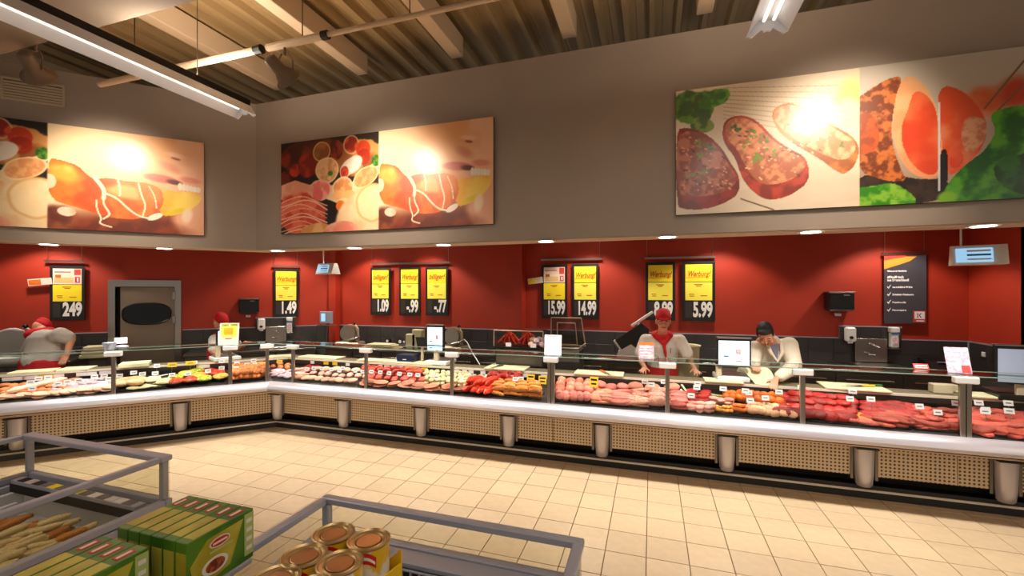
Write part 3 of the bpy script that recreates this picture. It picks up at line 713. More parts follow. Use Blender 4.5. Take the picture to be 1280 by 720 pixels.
LP = [at(WL, px, 480, q=-.12).x for px in (142, 288, 334)]
LG = [at(WL, px, 540, q=-.06).x for px in (20, 225)]
counter(WL, -5.2, LP[0], [LP[0], LP[0]-2.0], LG+[LP[0]-2.4], 'serving counter at the left edge of the photo with rows of sliced sausage')
counter(WL, LP[0], .0, LP[1:], LG, 'angled serving counter with salads before the steel door', m1=.4142)

# steel back counters along the walls with drawers below
def back_counter(F, x0, x1, q0, q1, label, n, zt=.99):
    t = thing('back_counter', label, 'counter', F @ T(x0, 0, 0), 'steel back counters')
    MB().bbox(0, x1-x0, q0, q1, zt-.04, zt, .004).build('worktop', M['steel'], t)
    MB().box(.01, x1-x0-.01, q0+.04, q1, .1, zt-.04).build('cabinet_body', M['dsteel'], t)
    w_ = (x1-x0)/n
    for i in range(n):
        d = MB().bbox(i*w_+.015, (i+1)*w_-.015, q0+.02, q0+.038, .14, zt-.06, .003).build('door', M['steel'], t)
        MB().cyl(((i+.15)*w_, q0+.0, zt-.13), ((i+.85)*w_, q0+.0, zt-.13), .008, n=8).build('handle', M['chrome'], d)
back_counter(WW, XS+.02, 3.7, 6.62, YW-.02, 'steel back counter behind the two standing workers', 8)
back_counter(WW, xc+.25, XS-.02, 6.40, STEP-.02, 'steel back counter below the three small price boards', 6)
back_counter(WL, dr+.12, bR-.35, QW-.58, QW-.02, 'steel back counter right of the steel door', 3)
back_counter(WL, -4.6, dl-.25, QW-.58, QW-.02, 'steel back counter left of the steel door', 3)

# ------------------------------------------------------------------ meat, sausage and salads
def dz(q): return .7175+(q+.10)*.2265
def meatmat(k, a, b, sc=26, rough=.35, ramp=(.45, .6), an=None, spec=.45): M[k] = mat(k, a, rough, col2=b, vscale=sc, bump=.3, bscale=45, ramp=ramp, aniso=an, spec=spec, rnd=.30)
meatmat('pale_coldcut', (238, 168, 140), (248, 206, 176), 16)
meatmat('pink_coldcut', (232, 136, 124), (246, 190, 170), 18)
meatmat('salmon_slices', (226, 112, 84), (246, 176, 140), 14, an=(1, 3, 1))
meatmat('dark_ham', (150, 24, 18), (196, 52, 38), 18)
meatmat('red_salami', (196, 52, 40), (226, 96, 76), 30)
meatmat('cream_sausage', (226, 206, 150), (240, 224, 180), 12)
meatmat('white_sausage', (226, 188, 160), (240, 214, 190), 14)
meatmat('red_sausage', (206, 34, 14), (232, 70, 30), 12, rough=.25)
meatmat('dark_sausage', (140, 24, 14), (196, 60, 44), 14, rough=.25)
meatmat('orange_frank', (224, 122, 48), (240, 156, 78), 12, rough=.3)
meatmat('raw_pork', (222, 92, 84), (244, 164, 148), 18, an=(1, 2, 2))
meatmat('pork_chop', (228, 106, 84), (246, 182, 152), 22, an=(3, 1, 1))
meatmat('pork_belly', (214, 84, 66), (250, 208, 184), 30, ramp=(.5, .53), an=(.2, .4, 3))
meatmat('pink_fillet', (224, 84, 76), (240, 140, 124), 14)
meatmat('raw_beef', (120, 6, 6), (206, 40, 30), 20, ramp=(.38, .66))
meatmat('marbled_steak', (176, 34, 28), (230, 130, 104), 30, ramp=(.48, .60), an=(1, 3, 1))
meatmat('marinated', (214, 84, 20), (238, 136, 44), 30)
meatmat('poultry', (232, 160, 112), (246, 200, 166), 18)
meatmat('mustard_cut', (226, 136, 44), (236, 170, 90), 16)
meatmat('pate', (226, 170, 120), (236, 190, 146), 10)
meatmat('lilac_pack', (206, 170, 190), (238, 214, 214), 40)
meatmat('orange_slices', (226, 112, 54), (240, 160, 96), 20)
meatmat('red_paprika', (190, 30, 18), (224, 80, 50), 26)
meatmat('salad_green', (110, 130, 26), (206, 196, 60), 50)
meatmat('salad_yellow', (220, 170, 40), (236, 206, 110), 50)
meatmat('salad_red', (190, 36, 24), (226, 110, 60), 50)
def shp(kind, v):
    m = MB(); s = v*13+1
    if kind == 'slab': m.ball((0, 0, 0), (.5, .5, .5), 12, 7, noise=.07, seed=s)
    elif kind == 'roast': m.ball((0, 0, 0), (.5, .5, .5), 12, 8, noise=.09, seed=s)
    elif kind == 'sausage':
        g = random.Random(s); b = g.uniform(.05, .16); n = 8
        m.tube([((k/n-.5), b*math.sin(PI*k/n)-b/2, 0) for k in range(n+1)], [.02, .085, .11, .115, .115, .115, .11, .085, .02], 8)
    elif kind == 'slice':
        m.lathe([(.44, -.5), (.5, -.3), (.5, .3), (.44, .5)], 14)
        g = random.Random(s); ph = g.uniform(0, 6)
        m.v = [Vector((p.x*(1+.05*math.sin(3*math.atan2(p.y, p.x)+ph)), p.y*(1+.06*math.sin(2*math.atan2(p.y, p.x)+ph)), p.z+.5*math.sin(p.x*5+ph)*p.y)) for p in m.v]
    elif kind == 'cut':   # a thick cut with flat faces and rounded outline
        g = random.Random(s); n = 12; prof = []
        for i in range(n):
            a = 2*PI*i/n; r = .5*(1+.14*math.sin(2*a+g.uniform(0, .5)+v)+.08*math.sin(3*a+v*2)); prof.append((r*math.cos(a), r*math.sin(a)))
        vs = [(x*.9, y*.9, -.5) for x, y in prof]+[(x, y, -.25) for x, y in prof]+[(x, y, .25) for x, y in prof]+[(x*.86, y*.86, .5+.06*math.sin(9*x+v)) for x, y in prof]
        fs = [(k*n+i, k*n+(i+1) % n, (k+1)*n+(i+1) % n, (k+1)*n+i) for k in range(3) for i in range(n)]+[tuple(range(n))[::-1], tuple(range(3*n, 4*n))]
        m.add(vs, fs)
    elif kind == 'pack': m.bbox(-.5, .5, -.5, .5, -.5, .5, .12)
    elif kind == 'bun':
        m.ball((0, 0, 0), (.5, .5, .5), 12, 8, noise=.05, seed=s)
    return m
SH = {}
def getmesh(kind, v, mt):
    k = (kind, v, mt)
    if k not in SH:
        SH[k] = shp(kind, v).mesh(kind+'_'+mt, M[mt], smooth=60)
    return SH[k]
def fill(F, kind, mt, name, label, cat, group, px0, px1, q0, q1, nx, nq, lay, size, rot=0, jr=.25, tilt=0, slant=0, drop=1, z0=0, jp=.12, pyr=False):
    """pieces laid in nq rows of nx between image columns px0..px1, stacked in layers"""
    L_, W_, H_ = size; out = []; q0 -= .035; q1 -= .01
    for j in range(nq):
        q = q0+(q1-q0)*(j+.5)/nq if nq > 1 else (q0+q1)/2
        a0 = at(F, px0, 500, q=q).x; a1 = at(F, px1, 500, q=q).x
        for k in range(lay):
            cnt = nx-k if pyr else nx
            for i in range(cnt):
                u = (i+.5+(k*.5 if pyr else 0))/nx; st = (a1-a0)/nx
                x = a0+(a1-a0)*u+random.uniform(-jp, jp)*st + slant*(q-(q0+q1)/2); y = q+random.uniform(-jp, jp)*(q1-q0)/max(1, nq)
                v = random.randrange(3); me = getmesh(kind, v, mt)
                hh = H_*.115*2 if kind == 'sausage' else H_
                z = dz(y)+hh*.5*(1 if k == 0 else 1) + k*hh*drop + z0 + .004 + abs(math.sin(tilt))*L_*.35
                L2, W2 = (L_*.84, W_*.78) if kind in ('slab', 'cut', 'roast') else (L_*.95, W_*.9)
                Mx = F @ T(x, y, z+random.uniform(-.004, .012), rot+random.uniform(-jr, jr), (.2265 if not tilt else tilt)+random.uniform(-.12, .16), random.uniform(-.16, .16)) @ Matrix.Diagonal((L2*random.uniform(.9, 1.1), W2*random.uniform(.9, 1.1), H_*random.uniform(.85, 1.12), 1))
                out.append(link(name, me, None, Mx, label, cat, group))
    return out
S_ = PI/2
R = WR
B = 'band of the right-hand counter'
fill(R, 'slab', 'pale_coldcut', 'cold_cut_pile', 'pale fanned cold cut in the front row just right of the corner posts', 'cold cuts', 'pale cold cuts, front row by the corner', 370, 446, -.06, .04, 9, 1, 1, (.16, .15, .05), rot=.3)
fill(R, 'slab', 'pink_coldcut', 'cold_cut_pile', 'pink cold cut pile behind the pale front row near the corner', 'cold cuts', 'pink cold cuts, middle row by the corner', 386, 462, .06, .2, 8, 1, 1, (.12, .13, .06), rot=.4)
fill(R, 'slab', 'pale_coldcut', 'cold_cut_pile', 'peach cold cut mound in the back row near the corner', 'cold cuts', 'peach cold cuts, back row by the corner', 392, 462, .2, .36, 6, 1, 1, (.17, .15, .07), rot=.2)
fill(R, 'slice', 'dark_ham', 'ham_slices', 'dark red raw ham slices on the plate at the very back near the corner', 'ham', 'dark ham slices near the corner', 382, 398, .33, .40, 3, 1, 3, (.13, .12, .008), jr=1, drop=1.3)
fill(R, 'slice', 'pink_coldcut', 'ham_slices', 'curled pink ham slices on the right of the corner post', 'ham', 'curled ham slices at the corner post', 366, 386, .03, .28, 3, 2, 3, (.12, .1, .01), jr=1, drop=1.4)
fill(R, 'pack', 'lilac_pack', 'ham_pack', 'small pink wrapped ham pack between the two corner posts', 'packaged ham', 'wrapped packs between the corner posts', 340, 364, -.02, .2, 3, 3, 1, (.12, .1, .03), jr=.5)
fill(R, 'slab', 'orange_slices', 'sliced_sausage', 'orange sliced sausage behind the packs at the corner', 'sausage', 'orange sliced sausage in the corner', 338, 364, .2, .36, 3, 2, 1, (.12, .1, .07), jr=.5)
fill(R, 'slab', 'salmon_slices', 'sliced_roast', 'flat tray of salmon-pink sliced roast in the front row', 'sliced meat', 'salmon-pink sliced roast, front row', 452, 585, -.07, .05, 8, 1, 2, (.24, .17, .03), rot=.15, jr=.1)
fill(R, 'pack', 'red_salami', 'salami_block', 'red-brown salami block with a white price card in front', 'salami', 'red-brown salami blocks, middle row', 460, 532, .07, .2, 7, 1, 1, (.1, .12, .06), rot=.2)
fill(R, 'sausage', 'red_salami', 'smoked_sausage', 'short red smoked sausage in the heap at the back', 'sausage', 'red smoked sausages at the back of the second bay', 452, 528, .24, .37, 8, 2, 2, (.14, .26, .26), rot=.5, jr=.7, drop=.8)
fill(R, 'bun', 'cream_sausage', 'veal_sausage', 'plump cream veal sausage in the big pale pile', 'sausage', 'cream veal sausages in the pale pile', 530, 586, .06, .36, 8, 4, 2, (.085, .07, .06), jr=1.2, drop=.75)
fill(R, 'bun', 'white_sausage', 'grilling_sausage', 'off-white raw grilling sausage right of the thin post', 'sausage', 'off-white grilling sausages', 574, 612, .08, .34, 5, 4, 2, (.11, .055, .05), jr=.9, drop=.75)
fill(R, 'sausage', 'red_sausage', 'red_sausage', 'long bright red sausage lying slanted in the fan', 'sausage', 'bright red slanted sausages', 588, 622, -.06, .24, 8, 2, 1, (.30, .30, .34), rot=1.1, jr=.15, slant=.2)
fill(R, 'sausage', 'red_sausage', 'red_sausage', 'long bright red sausage lying slanted in the fan', 'sausage', 'bright red slanted sausages', 590, 620, .0, .24, 6, 1, 1, (.28, .30, .34), rot=1.1, jr=.15, slant=.2, z0=.055)
fill(R, 'sausage', 'dark_sausage', 'ring_sausage', 'dark red shiny sausage with a pale cut end at the back', 'sausage', 'dark red sausages behind the red fan', 612, 650, .22, .36, 7, 2, 2, (.14, .34, .34), rot=.3, jr=.9, drop=.8)
fill(R, 'sausage', 'orange_frank', 'frankfurter', 'orange frankfurter in the neat stack before the wide post', 'sausage', 'orange frankfurters stacked in bundles', 616, 676, -.06, .2, 4, 4, 2, (.19, .26, .26), rot=.0, jr=.06, drop=.9)
fill(R, 'bun', 'raw_pork', 'pork_knuckle', 'rounded raw pork piece in the front row right of the wide post', 'raw meat', 'rounded raw pork, front rows', 696, 738, -.07, .08, 5, 2, 1, (.11, .1, .085), jr=.8)
fill(R, 'roast', 'pork_chop', 'pork_roast', 'rounded pink pork roast in the back rows right of the wide post', 'raw meat', 'pink pork roasts, back rows', 696, 742, .1, .36, 4, 3, 1, (.15, .13, .11), jr=.5)
fill(R, 'cut', 'pork_chop', 'pork_cutlet', 'pale pink pork cutlet in the second tray right of the wide post', 'raw meat', 'pale pork cutlets, second tray', 740, 764, -.06, .22, 2, 4, 2, (.17, .12, .03), jr=.2, drop=1.)
fill(R, 'roast', 'raw_pork', 'pork_roast', 'smooth pork roast at the back behind the pale cutlets', 'raw meat', 'smooth pork roasts at the back', 744, 786, .22, .36, 3, 1, 1, (.17, .14, .09), jr=.2)
fill(R, 'cut', 'raw_pork', 'pork_escalope', 'wide pink pork escalope stacked in the third tray', 'raw meat', 'wide pork escalopes, third tray', 763, 787, -.06, .22, 1, 5, 2, (.27, .11, .028), jr=.1, drop=1.)
fill(R, 'cut', 'pork_belly', 'pork_belly_slice', 'streaky pork belly slice in the fourth tray', 'raw meat', 'streaky belly slices, fourth tray', 788, 811, -.06, .28, 1, 6, 2, (.26, .1, .026), jr=.1, drop=1.)
fill(R, 'slab', 'pork_belly', 'pork_ribs', 'rack of pork ribs standing in the fifth tray before the post', 'raw meat', 'pork ribs, fifth tray', 812, 832, -.05, .28, 1, 5, 1, (.25, .1, .09), jr=.1)
fill(R, 'roast', 'pork_chop', 'pork_roast', 'pork roast at the very back below the man in the red cap', 'raw meat', 'pork roasts under the man in the red cap', 786, 850, .28, .38, 3, 1, 1, (.22, .14, .11), jr=.2)
fill(R, 'slab', 'pink_fillet', 'pork_fillet', 'smooth pink fillet right of the thin post below the man in red cap', 'raw meat', 'pink fillets right of the thin post', 838, 858, -.06, .24, 1, 5, 2, (.22, .1, .05), jr=.1, drop=.7)
fill(R, 'cut', 'raw_beef', 'beef_slice', 'red beef slice behind the pale minced tray', 'raw meat', 'red beef slices in the middle', 858, 888, .1, .34, 2, 4, 2, (.15, .12, .03), jr=.4, drop=1.)
fill(R, 'cut', 'pink_coldcut', 'turkey_cutlet', 'pale turkey cutlet in front of the red beef slices', 'raw meat', 'pale turkey cutlets', 860, 892, -.07, .08, 3, 2, 2, (.13, .1, .028), jr=.3, drop=1.)
fill(R, 'bun', 'mustard_cut', 'diced_turkey', 'yellow seasoned piece in the small black tray', 'raw meat', 'yellow seasoned pieces', 894, 916, -.05, .06, 5, 2, 1, (.055, .05, .04), jr=2)
fill(R, 'cut', 'pink_coldcut', 'turkey_steak', 'pale pink turkey steak in the tray behind the yellow pieces', 'raw meat', 'pink turkey steaks', 888, 916, .1, .22, 3, 1, 2, (.12, .1, .028), jr=.4, drop=1.)
fill(R, 'roast', 'marinated', 'marinated_chicken', 'orange marinated chicken piece in the back tray before the white screen', 'poultry', 'orange marinated chicken', 905, 942, .2, .36, 5, 2, 1, (.11, .09, .085), jr=1)
fill(R, 'roast', 'marinated', 'marinated_wing', 'red-orange marinated wing in the front tray', 'poultry', 'red-orange wings, front tray', 916, 940, -.04, .1, 4, 2, 1, (.1, .06, .05), jr=1)
fill(R, 'roast', 'poultry', 'chicken_leg', 'pale raw chicken leg in the front trays under the man in the white coat', 'poultry', 'raw chicken legs', 936, 994, -.06, .14, 6, 3, 1, (.15, .08, .07), jr=.9)
fill(R, 'roast', 'marinated', 'roast_chicken', 'golden seasoned chicken at the back under the reaching hand', 'poultry', 'golden chickens at the back', 942, 978, .18, .34, 4, 2, 1, (.12, .1, .1), jr=.8)
fill(R, 'slab', 'raw_beef', 'beef_joint', 'large deep red beef joint left of the cutting board with the knife', 'raw meat', 'large beef joints', 975, 1065, -.05, .38, 7, 4, 1, (.24, .17, .085), rot=-.5, jr=.3)
fill(R, 'slab', 'raw_beef', 'beef_joint', 'deep red beef joint on top of the heap', 'raw meat', 'beef joints on top of the heap', 985, 1060, .1, .34, 5, 2, 1, (.2, .14, .07), rot=-.6, jr=.3, z0=.06)
fill(R, 'cut', 'mustard_cut', 'fat_covered_cut', 'orange fat-covered slice lying among the red beef', 'raw meat', 'orange slices among the beef', 1058, 1086, -.02, .1, 1, 2, 1, (.26, .1, .035), rot=-.4, jr=.1)
fill(R, 'slab', 'pink_fillet', 'beef_strip', 'pinkish red strip in front of the orange slice', 'raw meat', 'red strips in the front row', 1062, 1092, -.08, -.02, 2, 1, 1, (.2, .08, .045), jr=.2)
fill(R, 'slab', 'raw_beef', 'beef_slab', 'long flat beef slab right of the orange slice', 'raw meat', 'long flat beef slabs', 1080, 1140, .0, .36, 4, 5, 1, (.24, .12, .065), rot=-.35, jr=.15)
fill(R, 'slab', 'marbled_steak', 'rump_cut', 'marbled rump cut in the stack beside the white card', 'raw meat', 'marbled rump cuts', 1098, 1130, -.07, .08, 2, 3, 2, (.22, .1, .045), rot=-.3, jr=.12, drop=.8)
fill(R, 'cut', 'marbled_steak', 'rump_steak', 'marbled steak on a black tray left of the wide right post', 'raw meat', 'marbled steaks left of the right post', 1136, 1200, -.06, .3, 5, 4, 2, (.16, .11, .026), rot=-.1, jr=.25, drop=1.)
fill(R, 'cut', 'marbled_steak', 'rib_steak', 'marbled steak right of the wide right post', 'raw meat', 'marbled steaks at the right edge', 1216, 1290, -.07, .34, 4, 5, 2, (.2, .14, .028), rot=-.5, jr=.2, drop=1.)
L = WL
fill(L, 'slice', 'pale_coldcut', 'sausage_slices', 'pale pink sausage slices in the front row of the left counter', 'cold cuts', 'pale sausage slices, front row left', 2, 138, -.06, .06, 13, 1, 2, (.15, .13, .014), rot=.4, jr=.3, drop=1.2)
fill(L, 'slab', 'orange_slices', 'sausage_portion', 'orange-brown sausage portion in the left counter', 'sausage', 'orange-brown sausage portions on the left', 0, 90, .06, .34, 8, 3, 1, (.13, .1, .05), rot=.5, jr=.4)
fill(L, 'pack', 'lilac_pack', 'wrapped_pack', 'lilac-white wrapped sausage pack in the left counter', 'packaged sausage', 'lilac wrapped packs on the left', 68, 140, .06, .32, 9, 3, 1, (.1, .09, .04), rot=.2, jr=.3)
fill(L, 'slab', 'salmon_slices', 'sliced_meat', 'orange-pink slices at the back beside the first post from the left', 'cold cuts', 'orange-pink slices at the back left', 52, 96, .26, .36, 4, 1, 1, (.17, .12, .06), rot=.2, jr=.1)
for k in range(2):
    a = at(L, 8+k*4, 495, q=.0); b = at(L, 84-k*6, 480, q=.30)
    m = MB(); m.tube([a+(b-a)*(i/8)+Vector((0, 0, dz(a.y+(b.y-a.y)*i/8)+.07-(a+(b-a)*(i/8)).z)) for i in range(9)], [.012]+[.034]*7+[.012], 10)
    m.build('long_white_sausage', M['white_sausage'], None, L, smooth=60, label='long white sausage lying diagonally over the slices', cat='sausage') if k == 0 else None
fill(L, 'slab', 'pate', 'pate_loaf', 'beige pate mound beside the first post from the left', 'pate', 'pate mounds', 146, 178, .0, .2, 2, 2, 1, (.26, .16, .09), rot=.1, jr=.2)
fill(L, 'slab', 'cream_sausage', 'cheese_wedge', 'flat cream wedge on the black tray in front of the steel door', 'cheese', 'cream wedges before the door', 160, 208, -.06, .1, 3, 2, 1, (.22, .1, .03), rot=.1, jr=.1)
fill(L, 'sausage', 'orange_slices', 'mini_sausage', 'small orange sausage in the heap left of the corner post', 'sausage', 'small orange sausages left of the corner', 292, 332, -.04, .3, 9, 4, 2, (.15, .32, .32), rot=.5, jr=.6, drop=.8)
# salad bowls
bi = 0
for (px, q, c, lb) in ((192, .12, 'cream_sausage', 'cream salad nearest the pate'), (206, .02, 'cream_sausage', 'white salad in the front row'), (219, .12, 'salad_green', 'green and yellow salad in the middle row'), (220, .0, 'salad_red', 'orange salad in the front row'),
                     (238, .02, 'salad_red', 'red and orange salad in the front row'), (232, .24, 'salad_yellow', 'yellow salad at the back'), (248, .14, 'salad_yellow', 'yellow-green salad in the middle row'), (256, .02, 'salad_green', 'green salad in the front row'),
                     (262, .26, 'red_paprika', 'red pepper salad at the back'), (276, .06, 'salad_yellow', 'yellow salad left of the second post'), (272, .2, 'red_paprika', 'red salad left of the second post'), (246, .32, 'salad_green', 'green salad at the very back')):
    p = at(L, px, 480, q=q)
    t = thing('salad_bowl', 'black bowl of %s of the angled counter' % lb, 'bowl', L @ T(p.x, q, dz(q)-.0, 0, .22), 'black salad bowls')
    MB().lathe([(.055, 0), (.10, .05), (.107, .05), (.062, -.0)], 20).build('bowl', M['black'], t, smooth=50)
    MB().ball((0, 0, .045), (.095, .095, .035), 16, 8, noise=.08, seed=bi).build('salad', M[c], t, smooth=60, kind='stuff'); bi += 1
# black trays below the portions
def tray(F, px0, px1, q0, q1, label):
    a0 = at(F, px0, 500, q=(q0+q1)/2).x; a1 = at(F, px1, 500, q=(q0+q1)/2).x; qc = (q0+q1)/2
    w_, d_ = a1-a0, q1-q0
    m = MB(); m.box(-w_/2, w_/2, -d_/2, d_/2, 0, .004)
    for s in (-1, 1): m.box(-w_/2, w_/2, s*d_/2-.004, s*d_/2+.004, 0, .02).box(s*w_/2-.004, s*w_/2+.004, -d_/2, d_/2, 0, .02)
    m.build('meat_tray', M['black'], None, F @ T((a0+a1)/2, qc, dz(qc)-.003, 0, .2265), label=label, cat='tray', group='black display trays')
for px0, px1, lb in ((452, 586, 'black tray under the salmon-pink roast slices'), (616, 678, 'black tray under the orange frankfurters'), (696, 738, 'black tray under the first pork pieces'), (740, 786, 'black tray under the cutlets'), (788, 832, 'black tray under the belly slices'),
                 (838, 890, 'black tray under the pink fillets'), (893, 940, 'black tray under the yellow and orange poultry'), (942, 998, 'black tray under the raw chicken legs'), (1008, 1090, 'black tray under the large beef joints'), (1095, 1132, 'black tray under the marbled rump cuts'), (1137, 1202, 'black tray under the steaks left of the right post'), (1216, 1276, 'black tray under the steaks at the right edge')):
    tray(R, px0, px1, -.09, .1, lb)
tray(L, 148, 210, -.09, .1, 'black tray under the cream wedges'); tray(L, 292, 330, -.08, .2, 'black tray under the small orange sausages')

# price cards on little stands
def card(F, px, q, up, col, label, w_=.07, h_=.05, group='white price cards among the goods'):
    p = at(F, px, 480, q=q)
    t = thing('price_card', label, 'price card', F @ T(p.x, q, dz(q)+up, random.uniform(-.15, .15), -.25), group)
    MB().box(-w_/2, w_/2, -.0015, .0015, 0, h_).build('card', M[col], t)
    MB().cyl((0, .003, -up*.98), (0, .003, .01), .0025, n=6).build('card_stand', M['steel'], t)
    if h_ > .09:
        MB().box(-w_*.36, w_*.36, -.003, -.0016, h_*.62, h_*.8).build('print', M['black'], t); MB().box(-w_*.3, w_*.3, -.003, -.0016, h_*.25, h_*.4).build('print', M['black'], t)
    else: MB().box(-w_*.3, w_*.3, -.0025, -.0016, h_*.4, h_*.6).build('print', M['greyprint'], t)
M['greyprint'] = mat('grey_print', (120, 110, 112), .7)
cards = [(383, .1, .07), (392, .14, .07), (402, .14, .07), (414, .14, .07), (424, .12, .07), (428, .2, .07), (444, .14, .07), (454, .13, .07), (464, .13, .08), (475, .13, .08), (486, .12, .08), (499, .12, .08), (512, .12, .08), (522, .12, .08), (545, .05, .1),
         (644, .12, .11), (651, .14, .11), (806, .18, .15), (814, .14, .14), (830, .26, .13), (864, .02, .1), (871, .18, .12), (872, .26, .13), (904, .24, .1), (932, .2, .11), (936, .2, .09), (938, .0, .1), (957, .06, .11), (974, .2, .12), (1002, .3, .14),
         (1066, .3, .13), (1063, .12, .13), (1089, .12, .14), (1150, .12, .1), (1196, .24, .1), (1173, .02, .1), (1224, .26, .11), (1232, .06, .12), (1261, .22, .14), (1262, .1, .12), (1233, .14, .1)]
for i, (px, q, up) in enumerate(cards):
    side = 'the pale cold cuts' if px < 450 else 'the red-brown salami' if px < 530 else 'the cream and dark sausages' if px < 660 else 'the raw pork' if px < 835 else 'the turkey and poultry' if px < 980 else 'the red beef' if px < 1100 else 'the steaks left of the right post' if px < 1205 else 'the steaks at the right edge'
    card(R, px, q, up, 'card', 'small white price card standing among %s' % side, group='white price cards among '+side)
card(R, 663, .2, .07, 'ycard', 'large yellow price card left of the wide post, left one of the pair', .10, .10, 'yellow price cards')
card(R, 678, .2, .06, 'ycard', 'large yellow price card touching the wide post, right one of the pair', .10, .10, 'yellow price cards')
card(R, 742, .12, .1, 'ycard', 'yellow price card in front of the raw pork, right of the wide post', .10, .12, 'yellow price cards')
card(R, 349, .22, .1, 'ycard', 'yellow price card behind the packs between the corner posts', .10, .05, 'yellow price cards')
for i, (px, q, up, c) in enumerate(((38, .1, .1, 'card'), (48, .2, .1, 'card'), (60, .22, .1, 'card'), (40, -.02, .07, 'card'), (72, .04, .08, 'card'), (84, .08, .08, 'card'), (98, .1, .08, 'card'), (118, .2, .08, 'card'), (130, .2, .08, 'card'), (136, .08, .08, 'card'),
                        (149, .06, .12, 'card'), (167, .24, .08, 'card'), (178, .2, .07, 'card'), (194, .14, .09, 'card'), (196, .3, .13, 'card'), (215, .04, .09, 'card'), (235, .04, .09, 'card'), (243, .34, .13, 'card'), (260, .06, .1, 'card'), (277, .14, .1, 'card'), (277, .3, .14, 'card'), (295, .1, .1, 'card'), (296, .22, .12, 'card'), (309, .22, .1, 'card'), (318, .2, .1, 'card'), (317, .3, .12, 'card'))):
    side = 'the sliced sausage of the left counter' if px < 142 else 'the salads of the angled counter' if px < 288 else 'the small orange sausages by the corner'
    card(L, px, q, up, c, 'small white price card standing among %s' % side, group='white price cards among '+side)
card(L, 215, .26, .14, 'ycard', 'cream-yellow card behind the salads, left one', .11, .06, 'yellow cards behind the salads'); card(L, 238, .28, .14, 'ycard', 'cream-yellow card behind the salads, right one', .11, .06, 'yellow cards behind the salads')
# cards slotted in the rail below the worktop
def rail_card(F, px, w_, col, label, group):
    p = at(F, px, 470, q=.377)
    MB().box(-w_/2, w_/2, -.003, 0, 0, .045).build('shelf_label', M[col], None, F @ T(p.x, .374, .882, 0, .1), label=label, cat='label', group=group)
for px, w_, c in ((391, .07, 'card'), (408, .09, 'ycard'), (419, .09, 'ycard'), (435, .07, 'card'), (476, .07, 'card'), (484, .09, 'card'), (493, .09, 'card'), (501, .08, 'card'), (511, .1, 'ycard'), (521, .1, 'ycard'), (531, .1, 'ycard'), (571, .07, 'card'), (581, .07, 'card'), (589, .07, 'card'), (604, .07, 'card'), (680, .08, 'card'), (657, .07, 'card')):
    rail_card(R, px, w_, c, '%s label on the rail under the worktop %s' % ('yellow' if c == 'ycard' else 'white', 'left of the blue box' if px < 450 else 'near the blue box' if px < 540 else 'behind the cream sausages' if px < 620 else 'left of the wide post'), 'labels on the rail')
for px, w_, c in ((20, .24, 'card'), (38, .14, 'card'), (58, .16, 'ycard'), (74, .1, 'card'), (102, .1, 'card'), (115, .1, 'card'), (133, .14, 'card'), (254, .16, 'card'), (340, .0, 'card')):
    if w_: rail_card(L, px, w_, c, '%s label on the rail under the left worktop %s' % ('yellow' if c == 'ycard' else 'white', 'left of the first post' if px < 142 else 'in front of the steel door'), 'labels on the left rail')
# ------------------------------------------------------------------ lettering
def text(body, parent, Mx, h, col, sx=1.0, bold=0.0, shear=0.0, name='lettering', align='LEFT', ext=.0008):
    """flat printed letters; h = capital height, sx squeezes the width"""
    cu = bpy.data.curves.new(name, 'FONT'); cu.body = body; cu.size = h/.70; cu.offset = bold; cu.shear = shear; cu.extrude = ext; cu.align_x = align
    o = bpy.data.objects.new(name, cu); COL.objects.link(o)
    dg = bpy.context.evaluated_depsgraph_get(); dg.update(); me = bpy.data.meshes.new_from_object(o.evaluated_get(dg))
    bpy.data.objects.remove(o); me.materials.clear(); me.materials.append(M[col]); me.name = name
    return link(name, me, parent, Mx @ T(0, 0, 0, 0, PI/2) @ Matrix.Diagonal((sx, 1, 1, 1)))
M['digit'] = mat('white_digits', (244, 240, 236), .6)
M['yellow'] = mat('bright_yellow_paper', (255, 228, 40), .6)
M['pyellow'] = mat('pale_yellow_paper', (255, 242, 84), .6)
M['board'] = mat('black_price_board', (22, 20, 20), .5)
M['slate'] = mat('slate_grey_print', (70, 66, 74), .45)
M['orange'] = mat('orange_print', (226, 110, 20), .6)
M['redink'] = mat('red_brown_ink', (196, 96, 10), .7)
M['coupon'] = mat('cream_leaflet', (236, 214, 196), .6)
M['redprint'] = mat('red_print', (206, 60, 50), .6)
M['blueglow'] = mat('lit_blue_screen', (150, 190, 220), .3, emit=(150, 200, 235), estr=.9)
M['whiteglow'] = mat('lit_white_screen', (220, 235, 245), .3, emit=(225, 240, 255), estr=1.0)
M['greyglow'] = mat('dim_grey_screen', (150, 160, 176), .25, emit=(150, 165, 190), estr=.35)
M['screenblue'] = mat('blue_screen_print', (60, 130, 190), .4)
M['navy'] = mat('navy_box', (22, 30, 66), .4)
M['cream'] = mat('cream_plastic', (206, 190, 160), .5)
M['slicer'] = mat('cast_aluminium', (190, 172, 146), .35, metal=.5)
M['acryl'] = glass_mat('clear_acrylic', (214, 208, 200), 1.6, .05)

